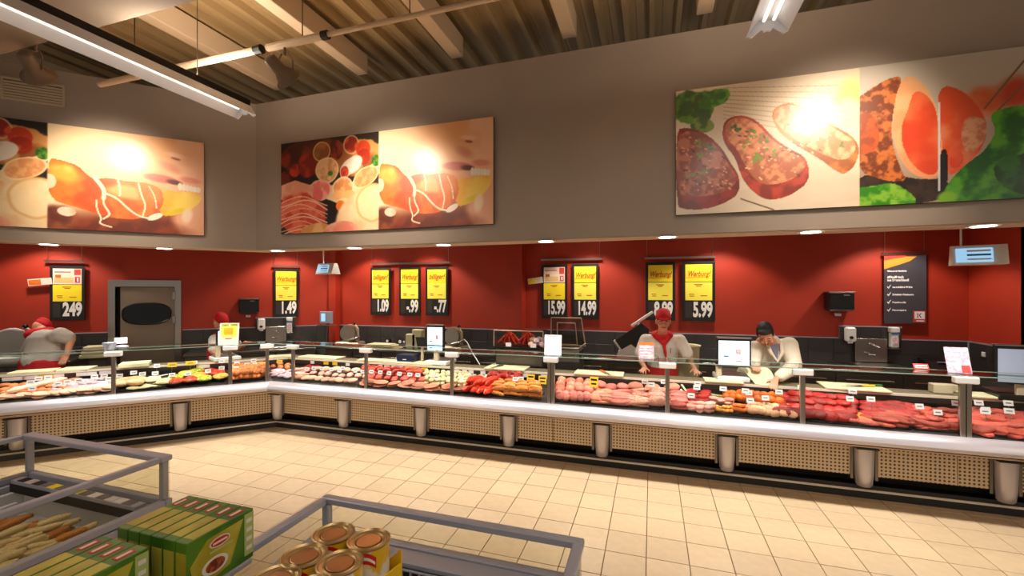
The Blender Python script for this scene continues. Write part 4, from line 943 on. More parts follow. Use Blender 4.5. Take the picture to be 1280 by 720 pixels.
def price_board(F, px0, px1, q, ytop, ybot, head, price, label, group, zt=None, zb=None, leaflet=False, split=True):
    a = at(F, px0, ytop, q=q); b = at(F, px1, ybot, q=q); W_ = b.x-a.x; Hh = a.z-b.z
    t = thing('price_board', label, 'price board', F @ T(a.x, q, b.z), group)
    MB().bbox(0, W_, -.0, .02, 0, Hh, .003).build('board', M['board'], t)
    m_ = W_*.09
    zt_ = Hh*.95; zm = Hh*.655; z0 = Hh*.345
    if leaflet:
        MB().box(m_, W_-m_, -.004, -.001, zm+.006, zt_).build('leaflet', M['coupon'], t)
        MB().box(W_*.70, W_-m_-.01, -.0055, -.0042, zm+.15, zt_-.01).build('red_field', M['redprint'], t)
        MB().box(W_*.72, W_-m_-.02, -.0055, -.0042, zm+.03, zm+.12).build('red_field', M['redprint'], t)
        MB().box(W_*.70+.03, W_-m_-.035, -.0065, -.0056, zm+.045, zm+.105).build('white_field', M['card'], t)
        MB().box(W_*.16, W_*.32, -.0055, -.0042, zm+.10, zm+.15, M=T(0, 0, 0)).build('price_print', M['redink'], t)
        MB().box(W_*.14, W_*.66, -.0055, -.0042, zm+.03, zm+.11).build('food_print', mat('yellow_food_print', (230, 190, 120), .6), t)
        MB().box(W_*.14, W_*.6, -.0055, -.0042, zt_-.06, zt_-.045).build('line_print', M['redprint'], t)
        MB().box(-.16, .1, -.012, -.009, zm-.0, zm+.10, M=T(0, 0, 0, 0, 0, -.12)).build('side_flap', M['coupon'], t)
        MB().box(-.15, -.02, -.014, -.0122, zm+.01, zm+.085, M=T(0, 0, 0, 0, 0, -.12)).build('flap_print', M['orange'] if px0 < 200 else M['yellow'], t)
    else:
        MB().box(m_, W_-m_, -.004, -.001, zm+.006, zt_).build('head_sheet', M['yellow'], t)
        text(head, t, T(W_/2, -.006, zm+.085), .085 if head[0] == 'W' else .09, 'redink', .64 if head[0] == 'W' else .80, .003, .35, align='CENTER')
        if head[0] == 'W': MB().box(W_*.16, W_*.8, -.0055, -.0042, zm+.06, zm+.066, M=T(0, 0, 0, 0, 0, -.03)).build('underline', M['redink'], t)
    MB().box(m_, W_-m_, -.004, -.001, z0+.004, zm-.003 if split else zm+.006).build('price_sheet', M['pyellow'] if not leaflet else M['yellow'], t)
    for (u0, u1, v) in ((.36, .62, .84), (.2, .36, .32), (.22, .36, .22), (.56, .76, .24), (.42, .58, .76)):
        MB().box(W_*u0, W_*u1, -.0055, -.0042, z0+(zm-z0)*v, z0+(zm-z0)*v+.012).build('small_print', M['redink'], t)
    text(price, t, T(W_-m_*.9, -.003, .075), Hh*.235, 'digit', .46 if len(price) > 4 else .52, .012, 0, 'price_digits', 'RIGHT')
    MB().box(m_, W_*.30, -.003, -.001, .05, Hh*.32).build('blank_slot', M['scan'], t)
    return t
def board_rail(F, px0, px1, y, q, label):
    a = at(F, px0, y, q=q); b = at(F, px1, y, q=q); t = thing('hanging_rail', label, 'rail', F @ T(a.x, q+.01, a.z), 'hanging rails of the boards')
    MB().box(0, b.x-a.x, -.012, .012, 0, .028).build('rail_bar', M['steel'], t)
    for x in (.03, b.x-a.x-.03): MB().cyl((x, 0, .02), (x, 0, 2.99-a.z), .0025, n=6).build('rail_wire', M['steel'], t)
G = 'price boards on the back wall'; qM, qR_ = STEP-.06, YW-.06
board_rail(WL, 55, 105, 327, QW-.06, 'steel rail over the price board reading 249'); price_board(WL, 62, 106, QW-.06, 332, 400, '', '249', 'price board reading 249 with a leaflet, left of the steel door', G, leaflet=True)
board_rail(WL, 340, 374, 333, QW-.06, 'steel rail over the price board reading 1.49'); price_board(WL, 342, 373, QW-.06, 336, 396, 'Werbung!', '1.49', 'price board reading 1.49 right of the steel door', G)
board_rail(WW, 463, 562, 331, qM, 'long steel rail over three price boards')
price_board(WW, 463, 488, qM, 335, 394, 'billiger!', '1.09', 'leftmost of the three small boards, reading 1.09', G)
price_board(WW, 499, 525, qM, 334, 395, 'Werbung!', '-.99', 'middle one of the three small boards, reading -.99', G)
price_board(WW, 532, 560, qM, 334, 395, 'billiger!', '-.77', 'rightmost of the three small boards, reading -.77', G, split=False)
board_rail(WW, 676, 752, 326, qR_, 'steel rail over the boards reading 15.99 and 14.99')
price_board(WW, 677, 709, qR_, 331, 398, '', '15.99', 'price board reading 15.99 with a leaflet on top', G, leaflet=True)
price_board(WW, 715, 748, qR_, 330, 399, 'Werbung!', '14.99', 'price board reading 14.99, beside the board with the leaflet', G)
board_rail(WW, 806, 894, 324, qR_, 'steel rail over the two boards behind the man in red cap')
price_board(WW, 807, 844, qR_, 328, 401, 'Werbung!', '8.99', 'price board reading 8.99, partly hidden by the man in the red cap', G)
price_board(WW, 853, 894, qR_, 327, 402, 'Werbung!', '5.99', 'rightmost price board, reading 5.99', G)
board_rail(WW, 1103, 1159, 318.5, qR_, 'steel rail over the dark information poster')
# information poster
a = at(WW, 1105, 320, q=qR_); b = at(WW, 1158, 405, q=qR_); Wd, Hd = b.x-a.x, a.z-b.z
t = thing('information_poster', 'dark grey information poster with white ticks and an orange wave', 'poster', WW @ T(a.x, qR_, b.z))
MB().box(0, Wd, 0, .012, 0, Hd).build('poster_sheet', M['slate'], t)
MB().plate([(0, Hd*.80), (.0, Hd*.93), (Wd*.5, Hd*.985), (Wd*.78, Hd*.985), (Wd*.62, Hd*.92), (Wd*.4, Hd*.875)][::-1], -.003, -.001).build('orange_wave', mat('orange_wave', (240, 150, 50), .5), t)
MB().plate([(0, Hd*.93), (0, Hd), (Wd*.5, Hd), (Wd*.55, Hd*.985)], -.004, -.0031).build('red_wave', M['redprint'], t)
for ln, zf, h, s_ in (('Wissen aus der Fleischtheke', .765, .017, .75), ('#Rindfleisch', .67, .030, .85), ('aus Deutschland!', .625, .030, .8), ('aus natürlichen Weiden', .525, .022, .72), ('Zartwürzige Fleischsorten', .415, .022, .70), ('Besonders saftig', .30, .022, .72), ('Fein marmoriert', .185, .022, .72)):
    tick = ln in ('aus natürlichen Weiden', 'Zartwürzige Fleischsorten', 'Besonders saftig', 'Fein marmoriert')
    text(ln, t, T(Wd*(.20 if tick else .08), -.002, Hd*zf), h, 'digit', s_, .0015)
    if tick: MB().plate([(Wd*.07, Hd*zf+.012), (Wd*.09, Hd*zf+.02), (Wd*.105, Hd*zf+.005), (Wd*.16, Hd*zf+.045), (Wd*.165, Hd*zf+.04), (Wd*.11, Hd*zf-.012)][::-1], -.004, -.001).build('tick_mark', M['digit'], t)
MB().box(Wd*.69, Wd*.98, -.004, -.001, Hd*.02, Hd*.19).build('badge', mat('badge_red', (200, 60, 40), .6), t)
MB().box(Wd*.72, Wd*.955, -.0055, -.0042, Hd*.072, Hd*.18).build('badge_field', M['card'], t)
for (u0, u1, w0, w1) in ((.78, .81, .09, .12), (.78, .81, .125, .155)): MB().box(Wd*u0, Wd*u1, -.0065, -.0056, Hd*w0, Hd*w1).build('badge_mark', M['redprint'], t)
MB().plate([(Wd*.82, Hd*.125), (Wd*.86, Hd*.155), (Wd*.885, Hd*.155), (Wd*.845, Hd*.125), (Wd*.885, Hd*.09), (Wd*.86, Hd*.09)], -.0065, -.0056).build('badge_mark', M['board'], t)
MB().box(Wd*.76, Wd*.94, -.0055, -.0042, Hd*.035, Hd*.052).build('badge_mark', M['card'], t)

# ------------------------------------------------------------------ monitors and scales
def hanging_monitor(px, py, w_, rz, label, q):
    p = at(WW, px, py, q=q); t = thing('hanging_monitor', label, 'monitor', WW @ T(p.x, q, p.z, rz, 0), 'queue number monitors hung from the ceiling')
    h = w_*.5
    MB().prism([(-.10, -h/2), (.10, -h/2), (.03, h/2), (-.04, h/2)], -w_/2, w_/2).build('monitor_case', M['white'], t)
    Ms = T(0, -.073, 0, 0, -.27)
    MB().box(-w_*.42, w_*.24, -.006, .0, -h*.38, h*.36, M=Ms).build('screen', M['blueglow'], t)
    for z0_, z1_, c in ((-.06, .04, 'screenblue'), (-.28, -.20, 'card'), (.16, .26, 'card')): MB().box(-w_*.22, w_*.2, -.008, -.0062, h*z0_, h*z1_, M=Ms).build('screen_line', M[c], t)
    MB().cyl((-w_*.30, 0, h/2), (-w_*.30, 0, 2.99-p.z), .009, n=8).build('ceiling_rod', M['white'], t)
hanging_monitor(410, 336, .36, -.1, 'white queue monitor hanging by the corner of the left wall', 6.1)
hanging_monitor(1222, 319, .40, -.35, 'white queue monitor hanging near the right wall', 5.7)

def scale(F, x, q, z, rz, label, w_, h_, glow, base='white', zb=None, split=True, group='counter scales with customer screens', lines=True):
    """customer display on a column over a weighing plate"""
    t = thing('counter_scale', label, 'scale', F @ T(x, q, z, rz), group); zb = zb or .12
    MB().bbox(-.17, .17, -.10, .24, .0, .055, .01).build('scale_base', M[base], t)
    MB().bbox(-.15, .15, .0, .23, .06, .068, .003).build('weighing_plate', M['steel'], t)
    MB().bbox(-.035 if split else -w_/2, .035 if split else -w_/2+.06, -.075, -.03, .05, zb+.02, .006).build('column', M['cream'], t)
    MB().bbox(-w_/2, w_/2, -.10, -.05, zb, zb+h_, .01).build('display_case', M['black'], t)
    d = MB().box(-w_/2+.02, w_/2-.02, -.104, -.1, zb+(h_*.24 if split else .02), zb+h_-.03).build('customer_screen', M[glow], t)
    if split: MB().box(-w_/2+.02, w_/2-.02, -.104, -.1, zb+.015, zb+h_*.2).build('lower_screen', M['blueglow' if glow == 'whiteglow' else glow], t)
    if lines:
        for (u0, v0, u1, v1) in ((-.3, .35, -.15, .40), (.05, .45, .2, .62), (.1, .30, .25, .34)): MB().box(u0*w_, u1*w_, -.1055, -.1042, zb+h_*v0, zb+h_*v1).build('screen_print', M['screenblue'] if u0 < 0 else M['lilac_pack'], t)
    MB().bbox(-w_/2-.004, w_/2+.004, -.11, -.045, zb+h_-.003, zb+h_+.012, .004).build('display_rim', M['steel'], t)
def place(F, px, q): return at(F, px, 480, q=q).x
scale(WR, place(WR, 547, .5), .52, .956, 0, 'scale with bright blue and white customer screen beside the thin post', .27, .36, 'whiteglow', zb=.20)
scale(WR, place(WR, 915, .55), .56, .956, .05, 'scale with the large white screen left of the man in the white coat', .36, .33, 'whiteglow', zb=.17, split=False)
scale(WR, place(WR, 1268, .45), .42, .956, -.1, 'scale with grey-blue screen cut by the right edge of the photo', .40, .36, 'greyglow', base='black', zb=.16, lines=False)
scale(WL, place(WL, 283, .5), .5, .956, .35, 'scale with pale screen behind the leaflet, before the bent red cap', .30, .24, 'whiteglow', zb=.24, split=False, lines=False)
# back of a second display and the small till by the corner
p = at(WR, 528, 412, q=.95); t = thing('operator_screen', 'small dark operator screen seen from behind, left of the bright screen', 'screen', WR @ T(place(WR, 528, .62), .62, .956, .15))
MB().bbox(-.07, .07, -.04, .06, 0, .02, .004).build('stand_foot', M['dsteel'], t); MB().cyl((0, 0, .02), (0, 0, .22), .022).build('stand_column', M['cream'], t)
MB().plate([(-.12, .36), (.12, .36), (.085, .19), (-.075, .19)][::-1], -.02, .02, M=T(0, 0, 0, 0, -.15)).build('screen_back', M['black'], t)
t = thing('till', 'small grey till with a lit screen by the corner of the walls', 'till', WW @ T(at(WW, 354, 402, q=6.3).x+.0, 6.3, .99) if False else WW @ T(at(WW, 407, 405, q=6.6).x, 6.62, .992))
MB().bbox(-.17, .17, -.14, .14, .0, .04, .006).build('till_base', M['black'], t); MB().cyl((0, .02, .04), (0, .02, .42), .02).build('till_column', M['dsteel'], t)
MB().box(-.20, .22, -.02, .02, .36, .38).build('shelf_arm', M['steel'], t)
MB().bbox(-.13, .13, -.03, .03, .40, .62, .008, M=T(0, 0, 0, 0, .0)).build('screen_case', M['alu'], t); MB().box(-.09, -.0, -.033, -.03, .44, .58).build('lit_screen', M['blueglow'], t)
t = None
def slicer(F, x, q, z, rz, label, s=1.0, body='slicer', plate='slicer'):
    t = thing('meat_slicer', label, 'slicer', F @ T(x, q, z, rz) @ Matrix.Diagonal((s, s, s, 1)), 'meat slicers')
    MB().bbox(-.24, .24, -.16, .18, 0, .09, .03).build('slicer_base', M[body], t)
    MB().cyl((-.02, -.05, .25), (-.02, .0, .25), .15, n=28).build('round_blade', M['steel'], t)
    MB().cyl((-.02, -.0, .25), (-.02, .06, .25), .165, n=28).build('blade_guard', M[body], t)
    MB().prism([(-.02, .06), (.10, .06), (.14, .30), (.08, .30)], -.10, .10).build('motor_housing', M[body], t)
    MB().bbox(.05, .27, -.15, .02, .10, .13, .006, M=T(0, 0, 0, 0, 0, -.25)).build('carriage', M['steel'], t)
    MB().tube([(.20, -.05, .12), (.18, -.03, .34), (.10, 0, .42)], .018, 8).build('carriage_arm', M[plate], t)
    MB().ball((.10, 0, .43), (.03, .03, .03)).build('handle_knob', M['black'], t, smooth=60)
slicer(WW, at(WW, 434, 430, q=6.55).x, 6.62, .992, .2, 'beige slicer left of the stacked papers on the back counter', .95)
slicer(WW, at(WW, 566, 430, q=6.62).x, 6.66, .992, -.1, 'cream slicer behind the bright customer screen', .95)
slicer(WL, at(WL, 8, 440, q=1.25).x, 1.42, .99, .2, 'white slicer at the left edge of the photo', 1.15, 'white')
# black and white slicer standing next to the man in the red cap
sx_ = at(WR, 790, 430, q=1.25).x
t = thing('tilted_slicer', 'white slicer with a tilted black plate beside the man in red cap', 'slicer', WR @ T(sx_, 1.55, .992))
MB().plate([(-.24, 0), (.20, 0), (.17, .10), (-.02, .24), (-.20, .13)][::-1], -.16, .14).build('slicer_base', M['white'], t)
Mt = T(.0, -.12, .30, 0, 0, -.62)
MB().plate([(-.20, -.13), (.16, -.15), (.28, .0), (.24, .13), (-.22, .13)][::-1], -.03, .03, M=Mt).build('black_plate', M['black'], t)
MB().bbox(-.23, -.20, -.035, .035, -.14, .14, .006, M=Mt).build('plate_rim', M['white'], t)
MB().bbox(.10, .46, -.02, .02, .15, .19, .008, M=Mt).build('feed_arm', M['white'], t); MB().cyl((.2, 0, .12), (.2, 0, .17), .02, M=Mt).build('arm_joint', M['white'], t)
MB().cyl((.10, -.2, .12), (.16, -.1, .12), .045, n=14).build('dial', M['dsteel'], t)
MB().bbox(-.36, .36, -.2, .2, -.05, .0, .004, M=T(.04, 0, .0)).build('slicer_board', M['offwhite'], t) if False else None

# ------------------------------------------------------------------ things on the worktops
def cboard(F, px0, px1, q0, q1, rz, label, knife=None, z=.957, th=.02, skew=0):
    a = place(F, px0, q0); b = place(F, px1, q0); w_ = b-a; t = thing('cutting_board', label, 'cutting board', F @ T((a+b)/2, (q0+q1)/2, z, rz), 'cream cutting boards')
    MB().bbox(-w_/2, w_/2, -(q1-q0)/2, (q1-q0)/2, 0, th, .004).build('board', M['offwhite'], t)
    return t
cboard(WR, 605, 655, .36, .66, .0, 'cream cutting board with a green-handled knife, left of the wide post')
cboard(WR, 717, 779, .36, .62, .0, 'cream cutting board with an orange-handled knife, right of the wide post')
cboard(WR, 881, 930, .36, .58, .0, 'cream board below the large white screen')
cboard(WR, 1034, 1116, .36, .70, -.05, 'large cream cutting board with a black and yellow knife')
cboard(WR, 1214, 1300, .36, .6, .05, 'cream board at the right edge of the photo')
cboard(WR, 372, 420, .40, .62, .0, 'cream cutting board right of the corner posts')
cboard(WR, 446, 478, .42, .62, .0, 'cream board behind the second thin post')
cboard(WR, 478, 540, .40, .60, .0, 'long cream board in front of the blue box')
cboard(WL, 8, 66, .38, .62, .0, 'leftmost cream cutting board'); cboard(WL, 70, 112, .38, .64, -.1, 'cream cutting board left of the first post')
cboard(WL, 146, 184, .34, .62, .1, 'thick olive board with beige slices right of the first post', th=.05)
cboard(WL, 336, 364, .40, .62, .0, 'narrow cream board in the corner between the posts')
def knife(F, px, py_, q, rz, label, hcol, z=.979, lean=0):
    x = place(F, px, q); t = thing('knife', label, 'knife', F @ T(x, q, z, rz, 0, lean), 'knives on the boards')
    MB().bbox(0, .13, -.014, .014, 0, .022, .006).build('handle', hcol, t)
    MB().add([(-.22, .0, .006), (0, -.02, .006), (0, .02, .006), (-.22, .0, .009), (0, -.02, .010), (0, .02, .010)], [(0, 1, 2), (3, 5, 4), (0, 3, 4, 1), (1, 4, 5, 2), (2, 5, 3, 0)]).build('blade', M['steel'], t)
knife(WR, 622, 0, .46, 1.3, 'knife with dark green handle on the board left of the wide post', mat('green_handle', (30, 70, 34), .4))
knife(WR, 756, 0, .46, 2.1, 'knife with orange handle on the board right of the wide post', mat('orange_handle', (226, 110, 20), .4))
knife(WR, 1078, 0, .50, .3, 'black-bladed knife with yellow handle on the large board', mat('yellow_handle', (232, 176, 30), .4)); knife(WR, 1086, 0, .56, .15, 'knife with green handle lying behind the yellow one', mat('grass_green_handle', (40, 100, 30), .4))
# blue box, flat box
p = place(WR, 513, .6); t = thing('navy_box', 'navy blue appliance box with pale stripe under the glass top', 'box', WR @ T(p, .50, .957))
MB().bbox(-.13, .13, -.06, .12, 0, .12, .006).build('box_body', M['navy'], t); MB().box(-.12, .12, -.064, -.06, .012, .024).build('stripe', M['card'], t); MB().box(-.03, .03, -.064, -.06, .05, .06).build('print', M['card'], t)
# heated display with red sausages hanging (right of the long rail) standing on its own shelf
x0_, x1_ = place(WR, 619, .75), place(WR, 680, .75)
t = thing('sausage_showcase', 'small glass showcase of red smoked sausages left of the white sign', 'showcase', WR @ T(x0_, .70, 1.0))
wS = x1_-x0_
MB().bbox(0, wS, -.02, .36, .20, .225, .004).build('showcase_floor', M['black'], t); MB().bbox(.02, wS-.02, .02, .32, -.04, .19, .004).build('showcase_stand', M['dsteel'], t)
for (xa, xb, ya, yb, za, zb) in ((0, .006, 0, .34, .225, .44), (wS-.006, wS, 0, .34, .225, .44), (0, wS, -.0, .006, .225, .44), (0, wS, 0, .34, .44, .446)): MB().box(xa, xb, ya, yb, za, zb).build('showcase_pane', M['glass'], t)
MB().cyl((0, .0, .445), (wS, .0, .445), .008, n=8).build('showcase_edge', M['slicer'], t)
for x in (0, wS): MB().cyl((x, 0, .225), (x, 0, .445), .008, n=8).build('showcase_edge', M['slicer'], t)
for c, cx in enumerate((.17, .45)):
    for k in range(13):
        a_ = PI*(k/12); off = (k/12-.5)*.34
        pts_ = [(x0_+cx+off*s_, .70+.15+.05*math.sin(k*2.1+s_*3), 1.0+.42-.17*s_**1.1) for s_ in (0.05, .3, .6, .85, 1)]
        MB().tube(pts_, [.008, .013, .014, .014, .01], 7).build('smoked_stick', M['red_sausage'], None, WR, smooth=60, label='thin red sausage in the %s bundle of the glass showcase' % ('left' if c == 0 else 'right'), cat='sausage', group='thin sausages, %s bundle' % ('left' if c == 0 else 'right'))
for k in range(9):
    MB().ball((0, 0, 0), (.05, .035, .035), 12, 8, noise=.06, seed=k).build('packed_sausage', M['lilac_pack'] if k % 3 else M['white_sausage'], None, WR @ T(x0_+wS-.17+(k % 3)*.07, .72+(k//3)*.08, 1.268+.05*(k % 2), k), smooth=60, label='pale wrapped sausage at the right end of the glass showcase', cat='sausage', group='pale sausages in the showcase')
for px in (636, 667):
    MB().box(-.04, .04, -.003, 0, 0, .07).build('price_card', M['card'], None, WR @ T(place(WR, px, .70), .688, 1.21, 0, .1), label='white card in front of the glass showcase, %s' % ('left one' if px == 636 else 'right one'), cat='price card', group='cards on the showcase')
# transparent lidded box
xa = place(WR, 707, 1.1); t = thing('acrylic_dispenser', 'open acrylic box with raised clear lid on the steel drawers', 'dispenser', WR @ T(xa, 1.02, .0))
MB().bbox(-.20, .22, .0, .35, .02, 1.16, .006).build('drawer_block', M['dsteel'], t)
for k in range(3): MB().bbox(-.19, .21, -.02, .0, 1.0+k*.055, 1.045+k*.055, .004).build('tray_edge', M['steel'], t)
fr = [(-.24, 1.20), (.26, 1.20), (.20, 1.60), (-.24, 1.60)]
m = MB()
for (xa_, za_), (xb_, zb_) in zip(fr, fr[1:]+fr[:1]): m.cyl((xa_, .22, za_), (xb_, .22, zb_), .010, n=8)
m.build('lid_frame', M['slicer'], t); MB().plate([(-.23, 1.21), (.25, 1.21), (.19, 1.59), (-.23, 1.59)], .215, .222).build('lid_pane', M['acryl'], t)
m = MB(); fr = [(-.14, 1.22), (.15, 1.22), (.12, 1.53), (-.14, 1.53)]
for (xa_, za_), (xb_, zb_) in zip(fr, fr[1:]+fr[:1]): m.cyl((xa_, .18, za_), (xb_, .18, zb_), .008, n=8)
m.build('inner_frame', M['slicer'], t); MB().tube([(-.2, 0, 1.19), (.20, 0, 1.19), (.28, .1, 1.25)], .012, 8).build('handle_bar', M['steel'], t)
# sign sheets standing on the post caps
def sheet(F, px, q, z, w_, h_, rz, lean, label, cols, name='sign_sheet', group=None):
    t = thing(name, label, 'sign', F @ T(place(F, px, q), q, z, rz, -lean), group)
    MB().box(-w_/2, w_/2, -.002, .002, 0, h_).build('sheet', M[cols[0]], t)
    for (u0, v0, u1, v1, c) in cols[1:]: MB().box(u0*w_, u1*w_, -.0035, -.0022, v0*h_, v1*h_).build('print', M[c], t)
sheet(WR, 691, -.05, 1.246, .20, .235, .05, .1, 'blank white sign sheet standing on the wide post', ['card', (-.42, .93, .3, .95, 'greyprint')])
sheet(WR, 808, .0, 1.246, .16, .18, .1, .1, 'lilac price leaflet left of the man in the red cap', ['lilac_pack', (-.5, .84, .5, 1., 'orange'), (-.4, .66, .35, .74, 'card'), (-.4, .50, .38, .56, 'card'), (-.4, .34, .3, .40, 'card'), (-.4, .16, .12, .22, 'card'), (.15, .08, .4, .26, 'coupon')])
sheet(WR, 1200, .0, 1.246, .17, .24, -.1, .35, 'pink and lilac leaflet leaning on the right wide post', ['lilac_pack', (-.4, .84, .4, .9, 'card'), (-.4, .66, .1, .74, 'card'), (-.4, .48, .1, .56, 'card'), (-.4, .3, .1, .38, 'card'), (.1, .02, .45, .3, 'redprint')])
sheet(WL, 286, -.07, 1.246, .24, .30, -.25, .12, 'cream and orange leaflet standing before the scale on the left', ['coupon', (-.42, .36, .38, .86, 'pyellow'), (-.3, .45, .2, .78, 'ycard'), (-.4, .86, -.05, .95, 'salad_green'), (.05, .86, .4, .95, 'salad_green'), (-.2, .26, .15, .3, 'redprint')])
sheet(WL, 151, .2, 1.30, .13, .08, .1, .1, 'small white card on a clip right of the plastic tub', ['card'])
sheet(WR, 1152, .16, 1.247, .12, .05, .0, .5, 'small red and white sticker on the glass top', ['redprint', (-.4, .5, .4, .7, 'card'), (-.4, .1, .4, .3, 'coupon')])
# small tubs, boxes
t = thing('plastic_tub', 'clear grey plastic tub on the first post from the left', 'tub', WL @ T(place(WL, 135, -.05), -.0, 1.247)); MB().lathe([(.045, 0), (.065, .085), (.07, .09), (.05, .0)], 18).build('tub_body', M['alu'], t, smooth=50)
t = thing('small_dish', 'small pale dish below the clipped card', 'dish', WL @ T(place(WL, 152, .1), .1, 1.247)); MB().ball((0, 0, .022), (.075, .05, .022), 14, 8).build('dish_body', M['alu'], t, smooth=60)
for k in range(3):
    MB().bbox(-.16, .16, -.12, .12, 0, .058, .012).build('foam_tray_stack', M['offwhite'], None, WL @ T(place(WL, 100, .85)+.02*k, 1.42, .992+k*.06, .05*k), label='cream foam tray pile left of the steel door, %s layer' % ('bottom', 'middle', 'top')[k], cat='tray', group='cream foam trays')
for px, q, sz, lb in ((1171, .60, (.16, .1, .09), 'small white box on the worktop left of the right wide post'), (1180, .66, (.2, .1, .07), 'second white box touching the first near the right post')):
    MB().bbox(-sz[0]/2, sz[0]/2, -sz[1]/2, sz[1]/2, 0, sz[2], .006).build('white_box', M['cream'], None, WR @ T(place(WR, px, q), q-.06+(0 if px == 1171 else .06), .957), label=lb, cat='box')
# stacked wrapping paper and items on the back counter, middle
xq = at(WW, 470, 440, q=6.5).x
for k in range(5):
    MB().bbox(-.38+.03*k, .33-.04*k, -.12, .12, 0, .014, .003).build('paper_stack', M['offwhite'], None, WW @ T(xq+.12+random.uniform(-.03, .03), 6.56, .993+k*.016, random.uniform(-.15, .15)), label='loose stack of cream wrapping paper below the price boards, %s layer' % ('bottom', 'second', 'middle', 'fourth', 'top')[k], cat='paper', group='wrapping paper on the back counter')
for k, (px, py, s_) in enumerate(((484, 424, .05), (500, 424, .06), (505, 426, .04))):
    t = thing('tape_dispenser', 'small black dispenser with a pale roll, %s on the back counter' % ('left one', 'middle one', 'right one')[k], 'dispenser', WW @ T(at(WW, px, py, q=6.75).x, 6.78, .993))
    MB().bbox(-.06, .06, -.05, .05, 0, .06, .01).build('dispenser_base', M['black'], t); MB().cyl((0, -.03, .10), (0, .03, .10), s_, n=16).build('roll', M['black'], t); MB().cyl((0, -.035, .10), (0, -.031, .10), s_*.5, n=12).build('roll_label', M['card'], t)
for px, h, lb in ((515, .26, 'tall cream carton left of the operator screen'), (523, .34, 'taller cream carton behind the operator screen')):
    MB().bbox(-.09, .09, -.06, .06, 0, h, .006).build('cream_carton', M['offwhite'], None, WW @ T(at(WW, px, 430, q=6.6).x, 6.6, .993), label=lb, cat='carton')
t = thing('white_hose', 'thin white hose hanging over the worktop right of the scale', 'hose', Matrix.Identity(4)); Fh = WR
MB().tube([Fh @ at(Fh, 580, 424, q=.95), Fh @ at(Fh, 584, 428, q=.9), Fh @ at(Fh, 590, 440, q=.8), Fh @ at(Fh, 600, 456, q=.62)], .007, 8).build('hose_length', M['white'], t, smooth=60)
# long-handled tongs and stirring sticks
for k, (a_, b_, lb) in enumerate((((852, 481, .36), (864, 497, .2), 'pale wooden serving fork, left one, among the beef slices'), ((851, 487, .30), (862, 500, .14), 'white serving spatula behind the price card of the beef'), ((878, 491, .34), (900, 495, .34), 'pale serving spoon lying before the back lining'))):
    A_, B_ = [at(WR, *c[:2], q=c[2]) for c in (a_, b_)]
    t = thing('serving_fork', lb, 'utensil', WR, 'serving utensils'); MB().cyl(A_, B_, .012, .009, n=8).build('utensil_handle', M['offwhite'] if k != 1 else M['white'], t); MB().ball(B_, (.03, .02, .012)).build('utensil_head', M['salad_yellow'] if k == 2 else M['pink_coldcut'], t, smooth=60)
for k in range(2):
    A_, B_ = [at(WL, *c, q=.22+.02*k) for c in (((164, 477), (189, 471)), ((196, 471), (210, 468)))[k]]
    t = thing('white_ladle', 'white ladle lying %s the salads' % ('left of' if k == 0 else 'behind'), 'utensil', WL, 'ladles'); MB().cyl(A_, B_, .010, n=8).build('ladle_handle', M['white'], t); MB().ball(A_, (.04, .03, .015)).build('ladle_bowl', M['white'], t, smooth=60)

